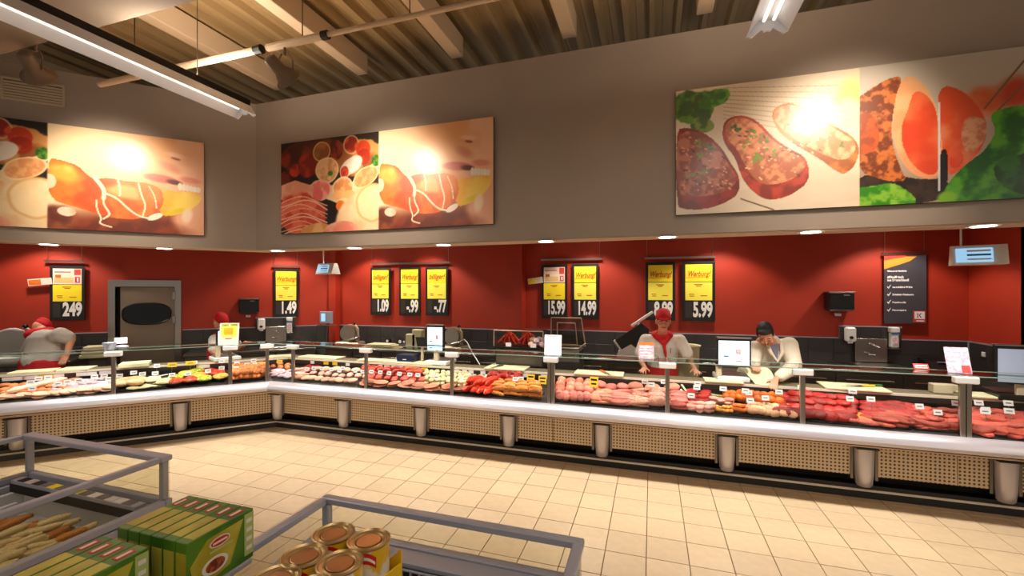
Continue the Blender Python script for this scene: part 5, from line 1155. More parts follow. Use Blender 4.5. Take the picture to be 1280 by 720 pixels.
# ------------------------------------------------------------------ wash stations and dispensers
def wash(F, pxc, q, label, w_, side=1, drop=0):
    x = at(F, pxc, 420, q=q).x; t = thing('hand_wash_station', label, 'wash basin', F @ T(x, q-.03, 0), 'hand wash stations')
    n = 3
    MB().box(-w_/2-.02, w_/2+.02, -.01, .03, 1.32, 1.50).build('tile_backing', M['wgrout'], t)
    for k in range(n): MB().bbox(-w_/2-.02+k*(w_+.04)/n+.003, -w_/2-.02+(k+1)*(w_+.04)/n-.003, -.018, -.008, 1.325, 1.495, .002).build('backing_tile', M['wtile'], t)
    MB().box(-w_/2-.02, w_/2+.02, -.022, .03, 1.50, 1.514).build('edge_strip', M['alu'], t)
    MB().bbox(-w_*.27, w_*.28, -.035, -.02, 1.03, 1.345, .004).build('splash_plate', M['steel'], t)
    tp = MB().cyl((0, -.035, 1.27), (0, -.10, 1.27), .018).cyl((0, -.10, 1.27), (.06, -.14, 1.24), .012).build('tap', M['chrome'], t)
    MB().cyl((-.05, -.035, 1.15), (-.05, -.10, 1.15), .016).cyl((-.05, -.1, 1.15), (.02, -.11, 1.14), .014).build('tap_lever', M['chrome'], t)
    MB().bbox(-w_*.42, w_*.42, -.42, -.02, .985, 1.02, .008).build('basin_rim', M['steel'], t)
    MB().lathe([(.05, .80), (.15, .84), (.17, .984), (.16, .984), (.1, .85)], 20, T(0, -.22, 0)).build('basin_bowl', M['dsteel'], t)
    # soap and disinfectant dispensers hang beside the plate
    d = thing('soap_dispenser', 'white soap dispenser on the tiles of the %s wash station' % ('right' if F is WW else 'left'), 'dispenser', F @ T(x-w_*.38, q-.055, 1.30), 'white soap dispensers')
    MB().bbox(-.06, .06, -.09, .0, 0, .20, .02).build('dispenser_body', M['white'], d); MB().ball((0, -.09, .06), (.025, .008, .022)).build('dispenser_lever', M['black'], d, smooth=60); MB().cyl((0, -.05, 0), (0, -.05, -.02), .03).build('dispenser_spout', M['white'], d)
    d = thing('disinfectant_bottle', 'white disinfectant bottle in its holder at the %s wash station' % ('right' if F is WW else 'left'), 'bottle', F @ T(x+w_*.36, q-.10, 1.24), 'disinfectant bottles')
    MB().bbox(-.045, .045, -.04, .04, 0, .20, .012).build('bottle_body', M['white'], d); MB().box(-.03, .03, -.044, -.04, .04, .15).build('bottle_label', M['lilac_pack'], d)
    MB().bbox(-.05, .05, -.05, .05, .20, .27, .01).build('pump_head', M['white'], d); MB().box(-.045, .045, -.0445, -.04, .175, .195).build('blue_stripe', M['screenblue'], d); MB().bbox(-.05, .05, -.05, .07, -.02, -.001, .004).build('drip_holder', M['dsteel'], d)
wash(WW, 1086, YW-.02, 'steel hand wash station with two taps below the information poster', .66)
wash(WL, 345, QW-.02, 'steel hand wash station between the door and the wall corner', .60)
def towel(F, px, q, z, label):
    t = thing('towel_dispenser', label, 'dispenser', F @ T(at(F, px, 380, q=q).x, q, z), 'black paper towel dispensers')
    MB().bbox(-.15, .15, -.20, 0, 0, .25, .02).build('dispenser_case', M['black'], t); MB().bbox(-.155, .155, -.21, 0, .24, .262, .006).build('case_lid', M['dsteel'], t)
    MB().box(.02, .09, -.203, -.2, .205, .225).build('label_print', M['greyprint'], t); MB().box(-.05, .02, -.13, -.10, -.035, .0, M=T(0, 0, 0, 0, .3)).build('towel_end', M['card'], t)
towel(WW, 1045, YW-.005, 1.72, 'black towel dispenser on the right red wall'); towel(WL, 312, QW-.005, 1.60, 'black towel dispenser on the red wall by the left door')
MB().bbox(-.03, .03, -.012, 0, -.03, .03, .004).build('wall_socket', M['white'], None, FR @ T(.30, -.014, 1.21), label='small white wall switch on the dark tiles of the right wall', cat='switch')
t = thing('dark_till', 'dark till with a pale label in the right corner', 'till', WW @ T(3.45, 6.85, .992)); MB().prism([(-.15, 0), (.15, 0), (.15, .14), (-.05, .10)], -.16, .16).build('till_case', M['black'], t); MB().box(-.05, .06, -.07, -.04, .106, .12).build('till_label', M['alu'], t)
t = thing('waste_bin', 'white bin standing behind the man in the red cap', 'bin', WW @ T(at(WW, 855, 430, q=6.45).x, 6.45, 0)); MB().lathe([(.16, 0), (.20, 1.22), (.22, 1.25), (.19, 1.24), (.15, .02)], 20).build('bin_body', M['offwhite'], t, smooth=50)

# ------------------------------------------------------------------ chest freezers in the foreground
M['frz'] = mat('white_freezer_lining', (206, 206, 204), .5)
M['frzgrey'] = mat('grey_freezer_body', (150, 150, 156), .5)
def freezer(x0, x1, y0, y1, label, lz=.80, tz=1.05, floorz=.50):
    t = thing('chest_freezer', label, 'freezer', T((x0+x1)/2, (y0+y1)/2, 0), 'island chest freezers'); a, b = (x1-x0)/2, (y1-y0)/2
    w_ = .07
    def ring(z0, z1, o, i, name, mt):
        for (p, q, r, s) in ((-a-o, a+o, b-i, b+o), (-a-o, a+o, -b-o, -b+i), (-a-o, -a+i, -b+i, b-i), (a-i, a+o, -b+i, b-i)): MB().bbox(p, q, r, s, z0, z1, .006).build(name, M[mt], t)
    ring(.12, lz-.09, .0, w_, 'freezer_wall', 'frz'); MB().box(-a+w_, a-w_, -b+w_, b-w_, floorz-.05, floorz).build('freezer_floor', M['frz'], t)
    MB().box(-a+.05, a-.05, -b+.05, b-.05, .0, .118).build('freezer_plinth', M['mblack'], t)
    ring(lz-.085, lz-.045, .015, .05, 'lower_rail', 'alu'); ring(lz-.04, lz, .01, .03, 'glass_rail', 'alu')
    # glass sides, corner posts and the top frame
    for (p, q, r, s) in ((-a, a, b-.008, b), (-a, a, -b, -b+.008), (-a, -a+.008, -b, b), (a-.008, a, -b, b)): MB().box(p, q, r, s, lz, tz-.03).build('side_glass', M['fglass'], t)
    for sx in (-1, 1):
        for sy in (-1, 1): MB().bbox(sx*(a-.02)-.017, sx*(a-.02)+.017, sy*(b-.02)-.017, sy*(b-.02)+.017, lz, tz-.03, .004).build('corner_post', M['alu'], t)
    fb = .055 if lz < .85 else .03
    for (p, q, r, s) in ((-a-.01, a+.01, b-fb, b+.01), (-a-.01, a+.01, -b-.01, -b+.03), (-a-.01, -a+.028, -b+.03, b-fb), (a-.028, a+.01, -b+.03, b-fb)): MB().bbox(p, q, r, s, tz-.03, tz, .005).build('top_frame', M['alu'], t)
    return t
f1 = freezer(-3.95, -2.655, -.9, 1.80, 'large chest freezer with bread snacks at the left edge', floorz=.56)
f2 = freezer(-1.44, -.255, -.9, 1.67, 'chest freezer in the foreground centre behind the gold tins', floorz=.45, lz=.905)
# inner dividers, vent grille and price strip
MB().bbox(-.58, -.555, -1.2, 1.2, .56, .68, .004, M=T(.10, 0, 0)).build('divider', M['frz'], f1)
MB().box(-.57, .57, 1.215, 1.275, .775, .795).build('price_shelf', M['alu'], f1)
MB().box(-.57, .57, 1.21, 1.215, .725, .775).build('air_vent', M['mblack'], f1)
for k, c in enumerate(('board', 'lilac_pack', 'board', 'greyprint', 'yellow', 'greyprint', 'lilac_pack', 'yellow', 'greyprint', 'card', 'greyprint', 'card', 'card', 'greyprint')):
    MB().box(-.52+k*.075, -.455+k*.075, 1.22, 1.27, .7955, .798).build('price_strip_card', M[c], f1)
MB().bbox(-.52, .52, 1.17, 1.255, .87, .895, .004).build('inner_ledge', M['alu'], f2); MB().box(-.52, .52, 1.16, 1.169, .82, .87).build('air_vent', M['mblack'], f2)
for k in range(26): MB().box(-.515+k*.04, -.508+k*.04, 1.15, 1.159, .82, .872).build('grille_bar', M['alu'], f2)
MB().box(-.52, .52, 1.15, 1.159, .872, .877).box(-.52, .52, 1.15, 1.159, .815, .82).build('grille_edge', M['alu'], f2, kind='stuff')
# bread sticks in the left freezer
M['bread'] = mat('pale_baked_snack', (206, 180, 116), .7, col2=(226, 208, 160), vscale=20, bump=.4, bscale=60, rnd=.12)
M['crust'] = mat('brown_baked_snack', (176, 104, 44), .7, col2=(206, 140, 60), vscale=20, bump=.4, bscale=60, rnd=.12)
bm_ = []
for v in range(3):
    for mt in ('bread', 'crust'): 
        m = MB(); m.ball((0, 0, 0), (.5, .5, .5), 10, 6, noise=.05, seed=v+40)
        m.v = [Vector((max(-.42, min(.42, p.x)), max(-.36, min(.36, p.y)), max(-.36, min(.36, p.z)))) for p in m.v]; bm_.append(m.mesh('bread_stick', M[mt], smooth=50))
g = random.Random(3)
for k in range(290):
    x = -3.80 + g.random()*1.0; y = .35 + g.random()*1.24; z = .615+.04*math.sin(x*5+y*3)+g.uniform(0, .06)
    link('bread_stick', bm_[g.choice((0, 0, 2, 4, 4, 1, 3)) if x > -3.45 or y < 1.2 else g.choice((1, 3, 5))], None, T(x, y, z, 1.3+g.uniform(-.4, .4), g.uniform(-.15, .15), g.uniform(-.2, .2)) @ Matrix.Diagonal((g.uniform(.13, .2), .058, .042, 1)), label='frozen bread snack lying loose in the left chest freezer', cat='bread', group='bread snacks in the left freezer')

# shelf block between the freezers, green cartons
t = thing('carton_shelf', 'narrow grey shelf on legs carrying the green cartons', 'shelf', T(-1.375, .80, 0))
MB().bbox(-.155, .155, -.35, .28, 1.125, 1.143, .004).build('shelf_board', M['frzgrey'], t)
for x, zb in ((-.14, 0), (.10, .452)):
    for y in (-.32, .24): MB().bbox(x-.012, x+.012, y-.012, y+.012, zb, 1.125, .003).build('leg', M['alu'], t)
def cgrad(nm, c1, c2, c3):
    m = bpy.data.materials.new(nm); m.use_nodes = True; nt = m.node_tree; N = nt.nodes; L = nt.links; b = N['Principled BSDF']; b.inputs['Roughness'].default_value = .4
    tc = N.new('ShaderNodeTexCoord'); n = N.new('ShaderNodeTexNoise'); n.inputs['Scale'].default_value = 7; L.new(tc.outputs['Object'], n.inputs['Vector'])
    cr = N.new('ShaderNodeValToRGB'); L.new(n.outputs['Fac'], cr.inputs['Fac']); e = cr.color_ramp.elements
    e[0].position = .42; e[1].position = .58; e[0].color = (*srgb(c1), 1); e[1].color = (*srgb(c2), 1); x = e.new(.50); x.color = (*srgb(c3), 1)
    L.new(cr.outputs[0], b.inputs[0]); return m
M['cgreen'] = mat('leaf_green_card', (54, 104, 16), .4, col2=(84, 130, 24), vscale=8)
M['cyel'] = mat('yellow_green_card', (164, 150, 24), .4, col2=(190, 180, 60), vscale=8)
M['cpale'] = mat('pale_green_card', (176, 190, 110), .4)
M['plate'] = mat('white_plate_print', (226, 222, 210), .5); M['stew'] = mat('brown_stew_print', (110, 36, 12), .5, col2=(190, 96, 30), vscale=60)
M['logo'] = mat('red_logo_print', (196, 20, 16), .45)
bw, bl, bh = .047, .212, .155
def carton(x, y, z, label, group, full):
    t = thing('green_carton', label, 'carton', T(x, y, z), group)
    MB().bbox(-bw/2+.001, bw/2-.001, -bl/2, bl/2, 0, bh, .002).build('carton_body', M['cgreen'], t)
    MB().box(-bw/2+.004, bw/2-.004, -bl/2+.02, bl/2-.085, bh, bh+.0008).build('top_print', M['cyel'], t)
    MB().box(-bw*.22, bw*.22, bl/2-.068, bl/2-.022, bh, bh+.0012, M=T(0, 0, 0)).build('logo_print', M['logo'], t)
    MB().box(-bw*.09, bw*.09, bl/2-.063, bl/2-.027, bh+.0012, bh+.0018).build('logo_lettering', M['plate'], t)
    MB().box(-bw/2+.004, bw/2-.004, -bl/2-.0008, -bl/2, .0, bh*.8).build('end_print', M['cyel'], t)
    if full:
        r = bw/2-.001; Ms = Matrix(((0, -1, 0, r), (1, 0, 0, 0), (0, 0, 1, 0), (0, 0, 0, 1)))   # x along the side, outward = -y
        def pl(poly, d, nm, mt): MB().plate([(p_[0]*.81, p_[1]*.815) for p_ in poly], -d, 0, M=Ms).build(nm, M[mt], t)
        pl([(-.10, .0), (.03, .03), (.085, .17), (-.06, .165), (-.12, .10)], .001, 'side_print', 'cyel')
        pl([(.09, .02), (.13, .02), (.13, .18), (.09, .18)], .001, 'side_panel', 'cpale')
        for k in range(4): pl([(.098, .04+k*.035), (.122, .04+k*.035), (.122, .055+k*.035), (.098, .055+k*.035)], .0016, 'side_icon', 'plate')
        E1 = lambda cx, cz, rx, rz_: [(cx+rx*math.cos(a*PI/10), cz+rz_*math.sin(a*PI/10)) for a in range(20)]
        pl(E1(-.012, .138, .04, .018), .0018, 'logo_oval', 'plate'); pl(E1(-.012, .138, .035, .014), .0024, 'logo_oval', 'logo')
        pl([(-.04, .134), (.016, .134), (.016, .141), (-.04, .141)], .003, 'logo_lettering', 'plate')
        pl([(-.05, .108), (.04, .108), (.04, .115), (-.05, .115)], .0018, 'name_print', 'cpale')
        pl(E1(-.03, .062, .05, .030), .0022, 'plate_print', 'plate'); pl(E1(-.03, .062, .037, .022), .003, 'stew_print', 'stew')
    return t
xr = -1.223
for k in range(6): carton(xr-bw/2-k*(bw+.001), 0.980, 1.1435, 'green and yellow carton in the rear row, %s from the right' % ('first', 'second', 'third', 'fourth', 'fifth', 'sixth')[k], 'green cartons, rear row', k == 0)
xr2 = -1.308
for k in range(4): carton(xr2-bw/2-k*(bw+.001), .726, 1.1435, 'green and yellow carton in the front row at the lower edge, %s from the right' % ('first', 'second', 'third', 'fourth')[k], 'green cartons, front row', k == 0)

# tins on a shelf over the second freezer
t = thing('display_shelf', 'low grey display shelf over the freezer carrying the gold tins', 'shelf', T(-.95, .75, 0))
MB().bbox(-.005, .255, -.55, .365, 1.14, 1.16, .004).build('shelf_board', M['frzgrey'], t)
for x in (.01, .235):
    for y in (-.5, .34): MB().bbox(x-.012, x+.012, y-.012, y+.012, .45, 1.14, .003).build('leg', M['alu'], t)
MB().bbox(-.03, -.008, .0, .22, 1.12, 1.18, .004).build('price_board_end', M['alu'], t)
M['gold'] = mat('gold_lacquered_tin', (200, 172, 122), .34, metal=.85)
M['goldc'] = mat('bronze_lid_centre', (200, 152, 104), .32, metal=.85)
M['tinlab'] = mat('yellow_white_tin_label', (226, 178, 24), .45, col2=(226, 220, 196), vscale=14, ramp=(.5, .56))
M['tyel'] = mat('yellow_tray_card', (232, 190, 20), .5)
def tin(px, py, label, z=1.30, r=.056):
    p = at(WW, px, py, z=z); h = z-1.165
    t = thing('gold_tin', label, 'tin', T(p.x, p.y, 1.163), 'gold-lidded tins')
    MB().lathe([(r-.002, 0), (r, .004), (r, h-.006), (r-.003, h-.004)], 32).build('tin_body', M['tinlab'], t, smooth=50)
    MB().lathe([(r-.004, h-.006), (r+.002, h-.004), (r+.003, h), (r-.001, h+.002), (r-.005, h-.003), (r-.012, h-.004), (r-.016, h-.0015), (r-.020, h-.004), (.001, h-.004)], 36).build('gold_lid', M['gold'], t, smooth=30)
    MB().lathe([(.001, h-.0035), (r-.022, h-.0035), (r-.024, h-.003), (.001, h-.0028)], 30).build('lid_centre', M['goldc'], t)
    for a0_ in (-1.15,):
        m = MB(); n = 8; vs = []
        for k in range(n+1):
            a = a0_-.55+1.1*k/n; dzz = .02*math.sin(k/n*3)
            vs += [(math.cos(a)*(r+.001), math.sin(a)*(r+.001), h*.58+dzz), (math.cos(a)*(r+.001), math.sin(a)*(r+.001), h*.80+dzz)]
        m.add(vs, [(2*k, 2*k+2, 2*k+3, 2*k+1) for k in range(n)]).build('red_label_band', M['logo'], t)
        m = MB(); vs = []
        for k in range(n+1):
            a = a0_-.5+1.0*k/n; dzz = .02*math.sin(k/n*3)
            vs += [(math.cos(a)*(r+.0016), math.sin(a)*(r+.0016), h*.66+dzz), (math.cos(a)*(r+.0016), math.sin(a)*(r+.0016), h*.72+dzz)]
        m.add(vs, [(2*k, 2*k+2, 2*k+3, 2*k+1) for k in range(n)]).build('label_lettering', M['plate'], t)
for (px, py, lb) in ((417, 665, 'gold-lidded tin at the back left'), (461, 673, 'gold-lidded tin at the back right showing its label'), (380, 693, 'gold-lidded tin in the middle row, left'), (425, 702, 'gold-lidded tin in the middle row, right'), (344, 722, 'gold-lidded tin at the lower left'), (390, 736, 'gold-lidded tin cut by the lower edge')): tin(px, py, lb)
pz = at(WW, 483, 700, z=1.2)
t = thing('yellow_tray', 'yellow cardboard tray edge beside the gold tins', 'tray', T(pz.x+.0, pz.y, 1.161, -.2)); MB().plate([(-.0, 0), (.06, 0), (.06, .09), (.0, .035)], -.002, .002).box(.058, .062, -.30, .0, 0, .05).build('tray_wall', M['tyel'], t)
# ------------------------------------------------------------------ people
M['lip'] = M['lip']; M['mouth'] = mat('lips', (168, 84, 74), .5); M['eye'] = mat('eye_white', (226, 220, 214), .3); M['iris'] = mat('dark_iris', (40, 26, 18), .3)
M['coat'] = mat('cream_white_coat', (232, 222, 200), .85, bump=.35, bscale=25); M['blueshirt'] = mat('blue_grey_shirt', (120, 122, 140), .8); M['seam'] = mat('dark_piping', (60, 54, 52), .8)
def oval(m, p0, p1, a, b, up=Vector((0, 1, 0)), n=16, k=6):
    p0 = Vector(p0); p1 = Vector(p1); d = (p1-p0).normalized(); u = (up - d*up.dot(d)).normalized(); s = u.cross(d)
    vs = []; fs = []
    rows = []
    for i in range(-2, k+3):
        t = min(1, max(0, i/k)); rx = a[0]*(1-t)+b[0]*t; ry = a[1]*(1-t)+b[1]*t; e = 0; f_ = 1
        if i == -2: e, f_ = -.8, .35
        if i == -1: e, f_ = -.5, .8
        if i == k+1: e, f_ = .5, .8
        if i == k+2: e, f_ = .8, .35
        c = p0.lerp(p1, t) + d*e*min(rx, ry); rows.append((c, rx*f_, ry*f_))
    for c, rx, ry in rows:
        for j in range(n): an = 2*PI*j/n; vs.append(c + s*rx*math.cos(an) + u*ry*math.sin(an))
    R_ = len(rows)
    for r in range(R_-1):
        for j in range(n): fs.append((r*n+j, r*n+(j+1) % n, (r+1)*n+(j+1) % n, (r+1)*n+j))
    fs += [tuple(range(n))[::-1], tuple(range((R_-1)*n, R_*n))]
    m.add(vs, fs)
def blob(name, mb, mt, parent, vox=.011, it=4, label=None):
    me = mb.mesh(name, M[mt]); o = bpy.data.objects.new(name, me); COL.objects.link(o)
    r = o.modifiers.new('r', 'REMESH'); r.mode = 'VOXEL'; r.voxel_size = vox; r.use_smooth_shade = True
    s = o.modifiers.new('s', 'SMOOTH'); s.factor = .5; s.iterations = it
    dg = bpy.context.evaluated_depsgraph_get(); dg.update(); me2 = bpy.data.meshes.new_from_object(o.evaluated_get(dg))
    bpy.data.objects.remove(o); me2.materials.clear(); me2.materials.append(M[mt]); me2.name = name
    me2.polygons.foreach_set('use_smooth', [True]*len(me2.polygons))
    return link(name, me2, parent, Matrix.Identity(4), label)
def limb(m, pts, rs):
    for (p, q), (r0, r1) in zip(zip(pts, pts[1:]), zip(rs, rs[1:])):
        oval(m, p, q, (r0, r0), (r1, r1), up=Vector((.3, .9, .2)))
def headparts(m, Hm):
    m.M = Hm
    m.ball((0, .012, .03), (.078, .098, .098), 18, 12); m.ball((0, -.012, -.035), (.060, .072, .075), 16, 10); m.ball((0, -.045, -.085), (.030, .030, .024), 12, 8)
    m.ball((0, -.088, -.022), (.014, .026, .022), 10, 8); m.ball((0, -.082, .005), (.010, .018, .034), 10, 8)
    for s in (-1, 1):
        m.ball((s*.078, .012, -.005), (.012, .022, .034), 10, 8); m.ball((s*.035, -.074, .028), (.030, .014, .010), 10, 6); m.ball((s*.042, -.060, -.025), (.026, .022, .024), 10, 8)
    m.M = None
def facebits(parent, Hm, glasses=False):
    for s in (-1, 1):
        MB(Hm).ball((s*.031, -.080, .008), (.013, .008, .008), 10, 8).build('eye', M['eye'], parent, smooth=60); MB(Hm).ball((s*.031, -.087, .008), (.006, .004, .006), 8, 6).build('iris', M['iris'], parent, smooth=60)
        MB(Hm).bbox(s*.033-.018, s*.033+.018, -.092, -.084, .028, .035, .003).build('eyebrow', M['hair'], parent)
    MB(Hm).ball((0, -.083, -.052), (.024, .008, .006), 12, 6).build('mouth', M['mouth'], parent, smooth=60)
    if glasses:
        g = MB(Hm)
        for s in (-1, 1):
            pts = [(s*.034+.024*math.cos(a*PI/6), -.102, .006+.016*math.sin(a*PI/6)) for a in range(13)]; g.tube(pts, .002, 6); g.tube([(s*.058, -.1, .01), (s*.08, -.04, .012), (s*.082, .02, .005)], .002, 6)
        g.tube([(-.01, -.103, .008), (.01, -.103, .008)], .002, 6); g.build('spectacles', M['lens'], parent)
def hand(m, w_, d, side, palm_n, curl=.5, spread=.16):
    """palm and five fingers from wrist w_ along d; side = towards the thumb"""
    w_ = Vector(w_); d = Vector(d).normalized(); n = Vector(palm_n).normalized(); s = Vector(side); s = (s - d*s.dot(d)).normalized()
    oval(m, w_, w_+d*.085, (.032, .017), (.043, .015), up=n)
    for k, ln in enumerate((.072, .080, .075, .058)):
        off = (1.5-k)*.021; b = w_+d*.085+s*off; dd = (d + s*(1.5-k)*spread*.35).normalized()
        p1 = b+dd*ln*.45; d2 = (dd*math.cos(curl)+n*math.sin(curl)).normalized(); p2 = p1+d2*ln*.32; d3 = (dd*math.cos(2*curl)+n*math.sin(2*curl)).normalized(); p3 = p2+d3*ln*.26
        limb(m, [b-dd*.02, p1, p2, p3], [.0098, .0090, .0082, .0070])
    b = w_+d*.022+s*.028; t1 = b+(d*.5+s*.8+n*.2).normalized()*.038; t2 = t1+(d*.85+s*.35+n*.2).normalized()*.034
    limb(m, [w_+d*.015+s*.01, b, t1, t2], [.015, .0135, .011, .008])
def cap_mesh(Hm, parent, bill=True):
    m = MB(Hm); m.ball((0, .012, .062), (.090, .108, .082), 18, 12); 
    m.v = [v for v in m.v]; blobm = MB(); blobm.v = m.v; blobm.f = m.f; blobm.mi = m.mi
    c = blobm
    c.M = Hm; c.ball((0, .03, .10), (.082, .095, .055), 16, 10); c.ball((0, .012, .045), (.088, .106, .03), 16, 8)
    if bill: c.ball((0, -.085, .055), (.055, .035, .014), 14, 6)
    return blob('red_cap', c, 'redcloth', parent, .008, 3)
V = Vector
# --- man in the red cap, facing the shop, both hands on the worktop
B1 = V((.13, 6.06, 0)); t = thing('person', 'man with red cap, red neckerchief and white jacket leaning on the worktop', 'person', Matrix.Translation(B1))
hc = at(WW, 829, 402, q=5.93)-B1; Hm = Matrix.Translation(hc) @ Euler((.20, 0, .05)).to_matrix().to_4x4() @ Matrix.Scale(1.08, 4)
hl, hr = at(WW, 806, 464, z=.985)-B1, at(WW, 869, 466, z=.985)-B1
sl, sr = V((-.20, -.06, 1.36)), V((.21, -.06, 1.37)); el, er = V((-.29, -.14, 1.12)), V((.33, -.10, 1.13))
b = MB(); headparts(b, Hm); limb(b, [V((0, -.05, 1.38)), hc+V((0, .02, -.05))], [.062, .056])
oval(b, (0, .02, 1.0), (0, -.04, 1.33), (.15, .10), (.17, .10)); oval(b, (0, .06, .86), (0, .04, 1.0), (.16, .11), (.15, .10))
for s, S, E_, H_ in ((-1, sl, el, hl), (1, sr, er, hr)):
    limb(b, [S, E_, H_+V((0, .10, .03))], [.052, .043, .028]); hand(b, H_+V((0, .10, .03)), (s*.25, -1, -.28), (-s, 0, 0), (0, .1, -1), .18, .5)
    limb(b, [V((s*.09, .06, .9)), V((s*.10, .04, .5)), V((s*.10, .08, .09))], [.085, .058, .042]); b.ball((s*.10, .0, .04), (.045, .11, .04), 12, 8)
blob('body', b, 'skin', t, .0085, 3); facebits(t, Hm, True); cap_mesh(Hm, t)
c = MB(); oval(c, (0, .04, .98), (0, -.04, 1.30), (.185, .135), (.205, .135)); oval(c, (0, -.04, 1.30), (0, -.05, 1.38), (.21, .12), (.11, .085)); oval(c, sl*.9+V((0, 0, .13)), sr*.9+V((0, 0, .13)), (.07, .08), (.07, .08))
for S, E_ in ((sl, el), (sr, er)): limb(c, [S, S.lerp(E_, .78)], [.080, .078])
blob('white_jacket', c, 'shirt', t, .013, 4)
c = MB(); oval(c, (0, .05, .62), (0, .04, 1.04), (.21, .15), (.192, .143)); blob('red_apron', c, 'redcloth', t, .014, 4)
c = MB()
for s in (-1, 1): limb(c, [V((s*.09, .06, .92)), V((s*.10, .04, .5)), V((s*.10, .08, .12))], [.11, .085, .075]); 
blob('trousers', c, 'trouser', t, .018, 3)
for s in (-1, 1): MB().ball((s*.10, -.01, .045), (.055, .14, .045), 14, 8).build('shoe', M['shoe'], t, smooth=60)
k = MB(); n = 18; ring_ = []
for i in range(n+1):
    a = 2*PI*i/n; ring_.append(V((.105*math.cos(a), -.055+.085*math.sin(a), 1.425+.025*math.sin(a))))
k.tube(ring_, .032, 10); limb(k, [V((-.09, -.12, 1.42)), V((.02, -.19, 1.32))], [.036, .026]); limb(k, [V((.10, -.12, 1.43)), V((.02, -.19, 1.32))], [.036, .026]); limb(k, [V((.02, -.19, 1.32)), V((.035, -.195, 1.22)), V((.045, -.19, 1.15))], [.022, .020, .012])
blob('neckerchief', k, 'redcloth', t, .009, 2)
sm = MB(); sm.tube([(-.10, -.185, 1.27), (-.11, -.19, 1.18), (-.04, -.192, 1.15), (-.05, -.185, 1.04)], .004, 5).tube([(.10, -.175, 1.27), (.10, -.185, 1.20)], .004, 5); sm.build('jacket_piping', M['seam'], t)
# --- man in the white coat bending over the goods
B2 = V((1.20, 6.02, 0)); t = thing('person', 'dark-haired man in a cream-white coat bending forward, hand in the display', 'person', Matrix.Translation(B2))
hc = at(WW, 957, 419, q=5.72)-B2; Hm = Matrix.Translation(hc) @ Euler((.72, -.12, -.28)).to_matrix().to_4x4() @ Matrix.Scale(1.06, 4)
S1, S2 = at(WW, 944, 434, q=5.90)-B2, at(WW, 986, 430, q=5.92)-B2; hd = at(WW, 966, 482, q=5.38)-B2; E2 = at(WW, 993, 458, q=5.72)-B2; E1 = at(WW, 942, 452, q=5.74)-B2; h1 = at(WW, 943, 461, q=5.56)-B2
nk = (S1+S2)/2+V((0, -.02, .03))
b = MB(); headparts(b, Hm); limb(b, [nk, hc+V((0, .04, -.03))], [.064, .058])
oval(b, (-.02, .06, .95), (S1+S2)/2, (.15, .10), (.18, .10)); oval(b, (-.02, .08, .8), (-.02, .06, .95), (.16, .11), (.15, .10))
limb(b, [S2, E2, hd+V((.05, .10, .05))], [.055, .046, .03]); hand(b, hd+V((.05, .10, .05)), (-.35, -.75, -.5), (-1, .2, .2), (-.1, .2, -1), .5, .25)
limb(b, [S1, E1, h1+V((0, .09, .03))], [.055, .045, .03]); hand(b, h1+V((0, .09, .03)), (.15, -1, -.2), (1, .1, .1), (0, .1, -1), .5, .2)
for s in (-1, 1): limb(b, [V((s*.09, .08, .9)), V((s*.10, .05, .5)), V((s*.10, .1, .09))], [.085, .058, .042]); b.ball((s*.10, .02, .04), (.045, .11, .04), 12, 8)
blob('body', b, 'skin', t, .0085, 3); facebits(t, Hm)
c = MB(); oval(c, (-.02, .07, .86), ((S1+S2)/2)+V((0, .02, -.08)), (.20, .14), (.235, .135)); oval(c, S1+V((.03, .03, -.03)), S2+V((-.03, .03, -.03)), (.085, .09), (.095, .10)); oval(c, (S1+S2)/2+V((0, .02, -.02)), nk+V((0, .02, .03)), (.16, .10), (.09, .08))
limb(c, [S2, E2, E2.lerp(hd+V((.05, .10, .05)), .80)], [.098, .082, .062]); limb(c, [S1, E1, E1.lerp(h1, .7)], [.09, .078, .058]); oval(c, (-.02, .08, .5), (-.02, .07, .9), (.22, .17), (.20, .15))
blob('white_coat', c, 'coat', t, .014, 4)
c = MB(Hm); c.ball((0, .028, .052), (.086, .102, .090), 18, 12, noise=.03); c.ball((0, -.045, .095), (.07, .045, .032), 14, 8, noise=.06)
for s in (-1, 1): c.ball((s*.072, .0, .03), (.014, .035, .04), 10, 8)
m_ = MB(); m_.v = c.v; m_.f = c.f; m_.mi = c.mi; blob('dark_hair', m_, 'hair', t, .009, 1)
fm = nk+V((0, -.115, -.06))
MB().add([fm+V((-.055, .03, .06)), fm+V((.055, .03, .06)), fm+V((.02, -.02, -.12)), fm+V((-.055, .06, .06)), fm+V((.055, .06, .06)), fm+V((.02, .02, -.12))], [(0, 1, 2), (3, 5, 4), (0, 3, 4, 1), (1, 4, 5, 2), (2, 5, 3, 0)]).build('shirt_front', M['blueshirt'], t)
for s in (-1, 1): limb(lp := MB(), [fm+V((s*.075, .03, .07)), fm+V((s*.06+.01, -.02, -.03)), fm+V((.02, -.025, -.14))], [.016, .022, .010]); lp.build('lapel', M['coat'], t, smooth=60)
c = MB()
for s in (-1, 1): limb(c, [V((s*.09, .08, .8)), V((s*.10, .05, .5)), V((s*.10, .1, .12))], [.10, .085, .075])
blob('trousers', c, 'trouser', t, .018, 3)
for s in (-1, 1): MB().ball((s*.10, .01, .045), (.055, .14, .045), 14, 8).build('shoe', M['shoe'], t, smooth=60)
